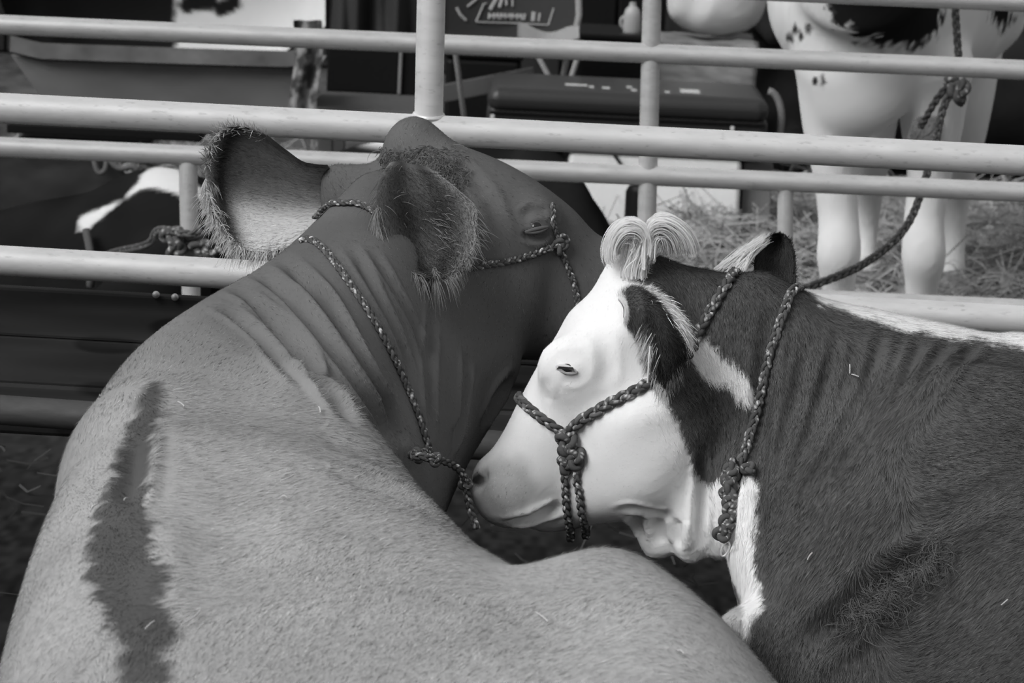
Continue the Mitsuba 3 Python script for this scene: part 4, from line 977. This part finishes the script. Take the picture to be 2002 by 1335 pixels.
def sheet(P, thick=.004):
    nu, nv = P.shape[:2]; i, j = np.meshgrid(np.arange(nu - 1), np.arange(nv - 1), indexing='ij')
    q = np.stack([i * nv + j, (i + 1) * nv + j, (i + 1) * nv + j + 1, i * nv + j + 1], -1).reshape(-1, 4)
    f = np.vstack([q[:, [0, 1, 2]], q[:, [0, 2, 3]]]); v = P.reshape(-1, 3); n = vertex_normals(trimesh.Trimesh(v, f, process=False)); k = len(v)
    edge = [r * nv for r in range(nu)] + [(nu - 1) * nv + c for c in range(1, nv)] + [r * nv + nv - 1 for r in range(nu - 2, -1, -1)] + [c for c in range(nv - 2, 0, -1)]
    side_ = np.array([[a, b, b + k] for a, b in zip(edge, edge[1:] + edge[:1])] + [[a, b + k, a + k] for a, b in zip(edge, edge[1:] + edge[:1])])
    return trimesh.Trimesh(np.vstack([v + n * thick / 2, v - n * thick / 2]), np.vstack([f, f[:, ::-1] + k, side_]), process=False)
scene['mottled_cloth'] = {'type': 'twosided', 'bsdf': {'type': 'diffuse', 'reflectance': tex(lambda p, n, uv: v3(.05 + .22 * mikit.smoothstep(.35, .7, mikit.fbm(p.x * 26, p.y * 26, p.z * 26, 3))))}}
put(ck, sheet(P), 'mottled_cloth', True)

def box_px(x0, y0, x1, y1, D, depth, r=.012, seg=3):
    a, b = at(x0, y0, D), at(x1, y1, D)
    return rounded_box([abs(b[0] - a[0]), depth, abs(b[2] - a[2])], r, seg), (a + b) / 2 + [0, depth / 2, 0], abs(b[0] - a[0]), abs(b[2] - a[2])

# black bin with a grey bench under it
k = thing('storage_bin', 'open black storage bin standing on the grey bench behind the near gate', 'bin')
m, c, w, h = box_px(642, 82, 812, 186, 13.15, .34)
for nm, sz, of in (('front', [w, .012, h], [0, -.17, 0]), ('back_panel', [w, .012, h], [0, .17, 0]), ('side_panel', [.012, .34, h], [-w / 2 + .006, 0, 0]), ('side_panel', [.012, .34, h], [w / 2 - .006, 0, 0]), ('base', [w, .34, .012], [0, 0, -h / 2 + .006])):
    put(f'{k}__{nm}', moved(rounded_box(sz, .005, 2), c + of), 'black_plastic')
put(k + '__corner_strip', moved(rounded_box([.012, .02, h], .005, 2), c + [w * .32, -.185, 0]), 'trough_grey')
k = thing('bench', 'low grey wooden bench carrying the black bin', 'bench')
zb_ = c[2] - h / 2 - .0145; h = .028; w = .345; c = np.array([at(722, 200, 13.0)[0], 13.02, zb_])
put(k + '__top', moved(rounded_box([w, .96, h], .008, 2), c), 'bench_grey')
matte('bench_grey', .10)
for sx in (-1, 1):
    for sy in (-.43, .43):
        z = c[2] - h / 2; put(k + '__leg', moved(rounded_box([.05, .05, z], .005, 2), (c[0] + sx * (w / 2 - .05), c[1] + sy, z / 2)), 'bench_grey')
k = thing('tarpaulin', 'dark grey tarpaulin hanging in folds left of the near gate upright', 'tarpaulin')
P = np.array([[at(636 + 186 * v, -110 + 230 * u, 14.2) + [0, .035 * math.sin(13 * v + 2 * u) + .02 * math.sin(31 * v), 0] for v in np.linspace(0, 1, 46)] for u in np.linspace(0, 1, 20)])
put(k + '__sheet', sheet(P, .005), 'dark_cloth', True)
pt = at(636, -110, 14.2); pe = at(822, -110, 14.2)
put(k + '__pole', tube(np.linspace(pt - [.1, 0, 0], pe + [.1, 0, 0], 5), .015, 12), 'steel_dull', True)
for q in (pt - [.1, 0, 0], pe + [.1, 0, 0]): put(k + '__upright', tube([q, [q[0], q[1], 0]], .016, 12), 'steel_dull', True)

# black show chest on a white box
k = thing('show_chest', 'wide black show chest with a rounded lid and small stickers, behind both gates', 'chest')
m, c, w, h = box_px(952, 205, 1498, 312, 12.6, .56, .025, 4)
put(k + '__body', moved(m, c), 'chest_black'); chest_c, chest_w = c, w
lid = rounded_box([w * 1.0, .60, .085], .04, 5); lc = c + [0, 0, h / 2 + .022]
put(k + '__lid', moved(lid, lc), 'chest_black', 40)
put(k + '__lid_seam', moved(rounded_box([w * .98, .59, .008], .003, 2), c + [0, 0, h / 2 - .022]), 'black_plastic')
for (x, y, sw, sh) in ((1118, 181, .035, .012), (1140, 181, .022, .010), (1184, 186, .02, .012), (1156, 185, .012, .012), (1231, 180, .014, .012), (1238, 189, .014, .012), (1349, 184, .05, .025), (1303, 190, .012, .012)):
    q = at(x, y, 12.72); q[2] = lc[2] + .0435
    put(k + '__sticker', moved(rounded_box([sw * 1.3, sh * 5.0, .002], .0009, 1), (q[0], 12.72 + (185 - y) * .012, q[2])), 'sticker')
for (x, y) in ((963, 229), (1432, 252)):
    put(k + '__latch', moved(rounded_box([.014, .012, .018], .004, 2), at(x, y, 12.58)), 'sticker')
for sx in (1,):
    hx = c[0] + w / 2; a_ = np.linspace(0, np.pi, 14)
    put(k + '__handle', tube(np.stack([hx + .05 * np.sin(a_), np.full(14, 12.7), c[2] + .05 + .10 * np.cos(a_)], 1), .012, 8, up=(0, 1, 0)), 'trough_grey', True)
k = thing('storage_box', 'white plastic storage box under the black show chest, straw banked against it', 'box')
zt = c[2] - h / 2
a_, b_ = at(1112, 300, 12.62), at(1452, 300, 12.62)
m = rounded_box([b_[0] - a_[0], .5, zt - .02], .02, 4); put(k + '__body', moved(m, ((a_[0] + b_[0]) / 2, 12.88, zt / 2)), 'white_plastic', 40)
put(k + '__strap', moved(rounded_box([.010, .004, .09], .0018, 1), at(1206, 310, 12.617), ry=-38), 'black_cloth')
k = thing('crate', 'low dark wooden crate at the right end of the show chest', 'crate')
m, c2, w2, h2 = box_px(1455, 318, 1505, 440, 12.7, .3, .006, 2)
put(k, moved(m, c2), 'trough_grey')
k = thing('support_block', 'dark block under the left end of the show chest', 'block')
put(k, moved(rounded_box([.24, .46, zt - .004], .01, 2), (chest_c[0] - chest_w / 2 + .14, 12.88, zt / 2)), 'black_plastic')

# folding chair with a printed back
k = thing('folding_chair', 'dark folding camp chair with pale printing on its back, top centre', 'chair')
DC = 13.6
P = np.array([[at(868 + (282 - 26 * u) * v, -120 + 188 * u + 6 * math.sin(math.pi * v), DC) + [0, .10 * math.sin(math.pi * v) * (1 - .3 * u) - .05 * u, 0] for v in np.linspace(0, 1, 26)] for u in np.linspace(0, 1, 16)])
put(k + '__backrest', sheet(P, .006), 'dark_cloth', True)
def on_back(x, y):
    v = (x - 868) / (282 - 26 * .7); u = (y + 120) / 188
    return at(x, y, DC) + [0, .10 * math.sin(math.pi * min(max(v, 0), 1)) * (1 - .3 * u) - .05 * u - .008, 0]
def mark(pts, wpx, name='print'):
    q = np.vstack([np.linspace(on_back(*a), on_back(*b), 6) for a, b in zip(pts, pts[1:])])
    r = wpx / 2 / 551
    put(f'{k}__{name}', tube(q + np.linspace(0, 1e-5, len(q))[:, None], r, 8, up=(0, 1, 0), flat=1.0 if r < .002 else .0022 / r), 'print_pale', True)
mark([(946, 8), (931, 42)], 4); mark([(931, 43), (1000, 46), (1072, 49)], 3); mark([(1083, 16), (1072, 49)], 4); mark([(946, 8), (952, 8)], 3)
for i in range(10):
    x = 957 + i * 7.6; mark([(x + (i % 2), 26 + .03 * (x - 957)), (x - 1 + 2 * (i % 3), 38 + .03 * (x - 957))], 5.2)
mark([(955, 32), (1028, 34)], 5); mark([(1044, 24), (1042, 42)], 9); mark([(1056, 26), (1053, 42)], 5)
mark([(893, 14), (900, 28), (912, 40)], 6); mark([(933, -2), (914, 13)], 5); mark([(958, 20), (972, -4)], 8); mark([(976, 16), (984, -8)], 7); mark([(990, 12), (990, -8)], 5); mark([(1002, 14), (1002, -8)], 4)
P = np.array([[at(1012 + 120 * v, 50 + 26 * u + 8 * math.sin(math.pi * v), DC - .03) + [0, -.10 * u, .012 * math.cos(6 * v)] for v in np.linspace(0, 1, 12)] for u in np.linspace(0, 1, 6)])
put(k + '__seat', sheet(P, .006), 'pale_cloth', True)
for (x0, y0, x1, y1) in ((1040, 88, 1082, 166), (1140, 80, 1112, 166)):
    put(k + '__leg', tube([at(x0, y0, 13.35), at(x1, y1, 13.35), np.array([at(x1, y1, 13.35)[0] + (at(x1, y1, 13.35)[0] - at(x0, y0, 13.35)[0]) * 2.2, 13.35, 0])], .0095, 10), 'steel_dull', True)
put(k + '__side_post', tube([at(1128, -120, DC + .0), at(1132, 30, DC - .04), at(1126, 62, DC - .05)], .012, 10), 'pale_cloth', True)
for x in (885, 1120):
    q = at(x, 60, DC + .08); put(k + '__leg', tube([q, [q[0] + (.1 if x < 1000 else -.1), q[1] + .25, 0]], .0095, 10), 'steel_dull', True)

k = thing('equipment_case', 'tall black equipment case left of the farther gate upright', 'case')
m, c3, w3, h3 = box_px(1128, 78, 1262, 250, 14.0, .5, .02, 3); z0 = c3[2] + h3 / 2
put(k + '__body', moved(rounded_box([w3, .5, z0], .02, 3), (c3[0], c3[1], z0 / 2)), 'black_plastic')
put(k + '__lid', moved(rounded_box([w3 * 1.03, .52, .03], .012, 3), (c3[0], c3[1], z0 + .012)), 'black_plastic')
k = thing('cabinet', 'tall black cabinet standing behind the jug and the black case', 'cabinet')
m, cc, wc, hc = box_px(1120, -150, 1290, 250, 15.2, .5, .02, 3); zc = cc[2] + hc / 2
put(k + '__body', moved(rounded_box([wc, .5, zc], .02, 3), (cc[0], cc[1], zc / 2)), 'black_plastic')
for sx in (-1, 1): put(k + '__door', moved(rounded_box([wc / 2 - .012, .02, zc - .08], .006, 2), (cc[0] + sx * wc / 4, cc[1] - .26, zc / 2)), 'black_plastic')
k = thing('black_crate', 'black crate behind the near upright, a grey board leaning on it', 'crate')
m, cc, wc, hc = box_px(872, 112, 1010, 300, 15.3, .4, .02, 3); zc = cc[2] + hc / 2
put(k + '__body', moved(rounded_box([wc, .4, zc], .02, 3), (cc[0], cc[1], zc / 2)), 'black_plastic')
put(k + '__lid', moved(rounded_box([wc + .02, .42, .025], .01, 3), (cc[0], cc[1], zc + .012)), 'black_plastic')
k = thing('board', 'grey board slanting up to the right in front of the black crate', 'board')
a_, b_ = at(850, 186, 13.9), at(1046, 148, 13.9); d_ = b_ - a_
put(k, moved(rounded_box([np.linalg.norm(d_), .03, .065], .004, 2), (a_ + b_) / 2, ry=-math.degrees(math.atan2(d_[2], d_[0]))), 'bench_grey')
k = thing('black_canister', 'narrow black canister half hidden behind the farther gate upright', 'canister')
q_ = at(1252, 400, 12.3); hz = at(1246, 356, 12.3)[2]
bk = trimesh.creation.revolve(np.array([(0, .0), (.046, 0), (.050, .01), (.050, hz - .03), (.040, hz - .012), (.018, hz - .008), (.018, hz), (0, hz)]), sections=28)
put(k + '__body', moved(bk, (q_[0], 12.3, 0)), 'black_plastic', 40)
put(k + '__cap', moved(trimesh.creation.cylinder(.022, .016, sections=20), (q_[0], 12.3, hz + .006)), 'black_plastic', 40)
k = thing('blanket_heap', 'heap of dark blankets behind the black cow at far left', 'blankets')
P_ = []
xs = np.linspace(at(-330, 330, 11.5)[0], at(292, 330, 11.5)[0], 60)
for i_, t in enumerate(np.linspace(0, np.pi, 30)):
    y_ = 11.5 - .30 * math.cos(t); P_.append([[x, y_, (.325 * math.sin(t) ** .55) * (1 - max(0, (i2 - 48) / 12) ** 2 * .45)] for i2, x in enumerate(xs)])
P_ = np.array(P_); P_[..., 2] += .05 * (meshkit.fbm(P_ * 7, 3, 2) - .55) * np.sin(np.linspace(0, np.pi, 30))[:, None]; P_[..., 2] = np.maximum(P_[..., 2], .004)
put(k + '__blanket', sheet(P_, .006), 'black_cloth_soft', True)
scene['black_cloth_soft'] = {'type': 'twosided', 'bsdf': {'type': 'diffuse', 'reflectance': tex(lambda p, n, uv: v3(.012 + .03 * mikit.fbm(p.x * 12, p.y * 12, p.z * 12, 3)))}}
k = thing('hose', 'loose dark hose looped over the blanket heap', 'hose')
hp = [at(x, y, 11.25) for x, y in ((180, 300), (186, 322), (196, 338), (206, 330), (208, 306), (222, 322), (238, 330), (256, 326), (268, 334))]
put(k, tube(spline(hp, 60), .0085, 8, up=(0, 1, 0)), 'trough_rim', True)
k = thing('rubber_mats', 'stack of black rubber mats at far left, standing in for the shade under the trough', 'mats')
a_, b_ = at(24, 300, 13.6), at(286, 300, 13.6); zt_ = at(150, 246, 13.6)[2]  # dark stack, its height also paints the shade below the trough
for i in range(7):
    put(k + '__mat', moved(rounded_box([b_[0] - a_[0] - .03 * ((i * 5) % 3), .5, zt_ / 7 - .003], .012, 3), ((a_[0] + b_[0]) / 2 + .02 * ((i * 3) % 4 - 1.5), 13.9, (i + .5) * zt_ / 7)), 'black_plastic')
k = thing('plank', 'black strip added for the shade under the feed trough at far left', 'plank')  # added dark board, stands in for the shaded underside of the trough
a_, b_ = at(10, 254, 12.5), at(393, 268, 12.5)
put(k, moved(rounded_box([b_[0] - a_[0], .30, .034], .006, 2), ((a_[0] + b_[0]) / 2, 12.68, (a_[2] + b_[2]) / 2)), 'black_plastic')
k = thing('jug', 'pale plastic jug standing on the tall black case', 'jug')
b_ = at(1234, 78, 14.1); prof = [(0, 0), (.030, 0), (.032, .01), (.032, .06), (.026, .085), (.012, .10), (.012, .112), (0, .112)]
jug = trimesh.creation.revolve(np.array(prof), sections=24); put(k + '__body', moved(jug, (b_[0], 14.12, z0 + .027)), 'jug_grey', 40)
plastic('jug_grey', .42, .4)
a_ = np.linspace(-.4, np.pi * .9, 12)
put(k + '__handle', tube(np.stack([b_[0] - .024 - .018 * np.sin(a_), np.full(12, 14.12), z0 + .065 + .022 * np.cos(a_)], 1), .005, 8, up=(0, 1, 0)), 'jug_grey', True)

# straw bale and the white sack on it
bale_v = None
k = thing('straw_bale', 'loose straw bale behind the show chest', 'bale')
m, cb, wb, hb = box_px(1292, 78, 1474, 250, 13.9, .5, .04, 4); zb = cb[2] + hb / 2
m = moved(trimesh.creation.box([wb, .5, zb]), (cb[0], cb[1], zb / 2)); m = m.subdivide().subdivide().subdivide().subdivide()
m.vertices = m.vertices + vertex_normals(m) * (.05 * (meshkit.fbm(np.array(m.vertices) * 9, 3, 4) - .5))[:, None]; m.vertices[:, 2] = np.maximum(m.vertices[:, 2], 0)
put(k + '__block', m, 'bale_straw', True)
scene['bale_straw'] = {'type': 'twosided', 'bsdf': {'type': 'diffuse', 'reflectance': tex(lambda p, n, uv: v3(.10 + .22 * mikit.fbm(p.x * 20 + p.z * 30, p.y * 20, p.z * 45, 3)))}}
k2 = thing('sack', 'plump white sack lying on top of the straw bale', 'sack')
def sack_shape(F):
    F.sweep([at(1340, -20, 14.1).tolist() + [.09, .12], at(1385, -10, 14.12).tolist() + [.17, .145, 2.3, 0], at(1425, -12, 14.12).tolist() + [.17, .15, 2.4, 0], at(1465, -25, 14.15).tolist() + [.09, .11]], k=.05)
ms = build(sack_shape, [.45, 13.8, .5], [1.1, 14.5, 1.4], .012)
ms.vertices = ms.vertices + vertex_normals(ms) * (.02 * (meshkit.fbm(np.array(ms.vertices) * 7, 3, 1) - .5))[:, None]
put(k2 + '__bag', ms, 'sack_white', True)
pk = at(1470, -30, 14.15); put(k2 + '__tie', tube([pk, pk + [.03, 0, .01], pk + [.06, 0, .03]], [.03, .018, .035], 10), 'sack_white', True)

# loose straw on the ground
def straw_field(key, n, xr, yr, seed, L=(.08, .22), r=.0016, zmax=.05, heap=None, tone=(.12, .42)):
    rng = np.random.default_rng(seed)
    x, y = rng.uniform(*xr, n), rng.uniform(*yr, n)
    z = rng.uniform(.002, zmax, n)
    if heap is not None: z = z + heap(x, y)
    yaw, pit = rng.uniform(0, np.pi, n), rng.normal(0, .28, n); ln = rng.uniform(*L, n)
    d = np.stack([np.cos(yaw) * np.cos(pit), np.sin(yaw) * np.cos(pit), np.sin(pit)], 1)
    c = np.stack([x, y, z + .5 * ln * np.abs(np.sin(pit))], 1)
    bend = rng.normal(0, .12, (n, 3)) * ln[:, None]
    s = np.cross(d, [0, -.8, .6]); s /= np.linalg.norm(s, axis=1, keepdims=True)
    s *= (r * rng.uniform(.6, 1.8, n))[:, None]
    a, b = c - d * ln[:, None] / 2, c + d * ln[:, None] / 2; m = c + bend
    V = np.stack([a - s, a + s, m - s, m + s, b - s, b + s], 1).reshape(-1, 3)
    V[:, 2] = np.maximum(V[:, 2], .001)
    o = (np.arange(n) * 6)[:, None]
    Fc = np.vstack([o + q for q in ([0, 1, 3], [0, 3, 2], [2, 3, 5], [2, 5, 4])])
    t = np.repeat(rng.uniform(*tone, n), 6)
    put(key, trimesh.Trimesh(V, Fc, process=False), 'coat', False, color=t[:, None] * np.ones(3))
bank = lambda x, y: .09 * np.exp(-((y - 12.4) / .28) ** 2) * (1 + .5 * np.sin(x * 5)) * (x > .50)
straw_field('straw', 30000, (-1.9, 2.6), (8.9, 14.5), 51, heap=bank)
stuff('straw', 'loose pale straw bedding strewn over the ground beyond the gates', 'straw')
straw_field('straw_litter', 240, (-1.3, 1.3), (6.75, 8.8), 52, tone=(.012, .07), L=(.06, .16))
stuff('straw_litter', 'sparse dark trampled straw in the aisle between the two gates', 'straw')
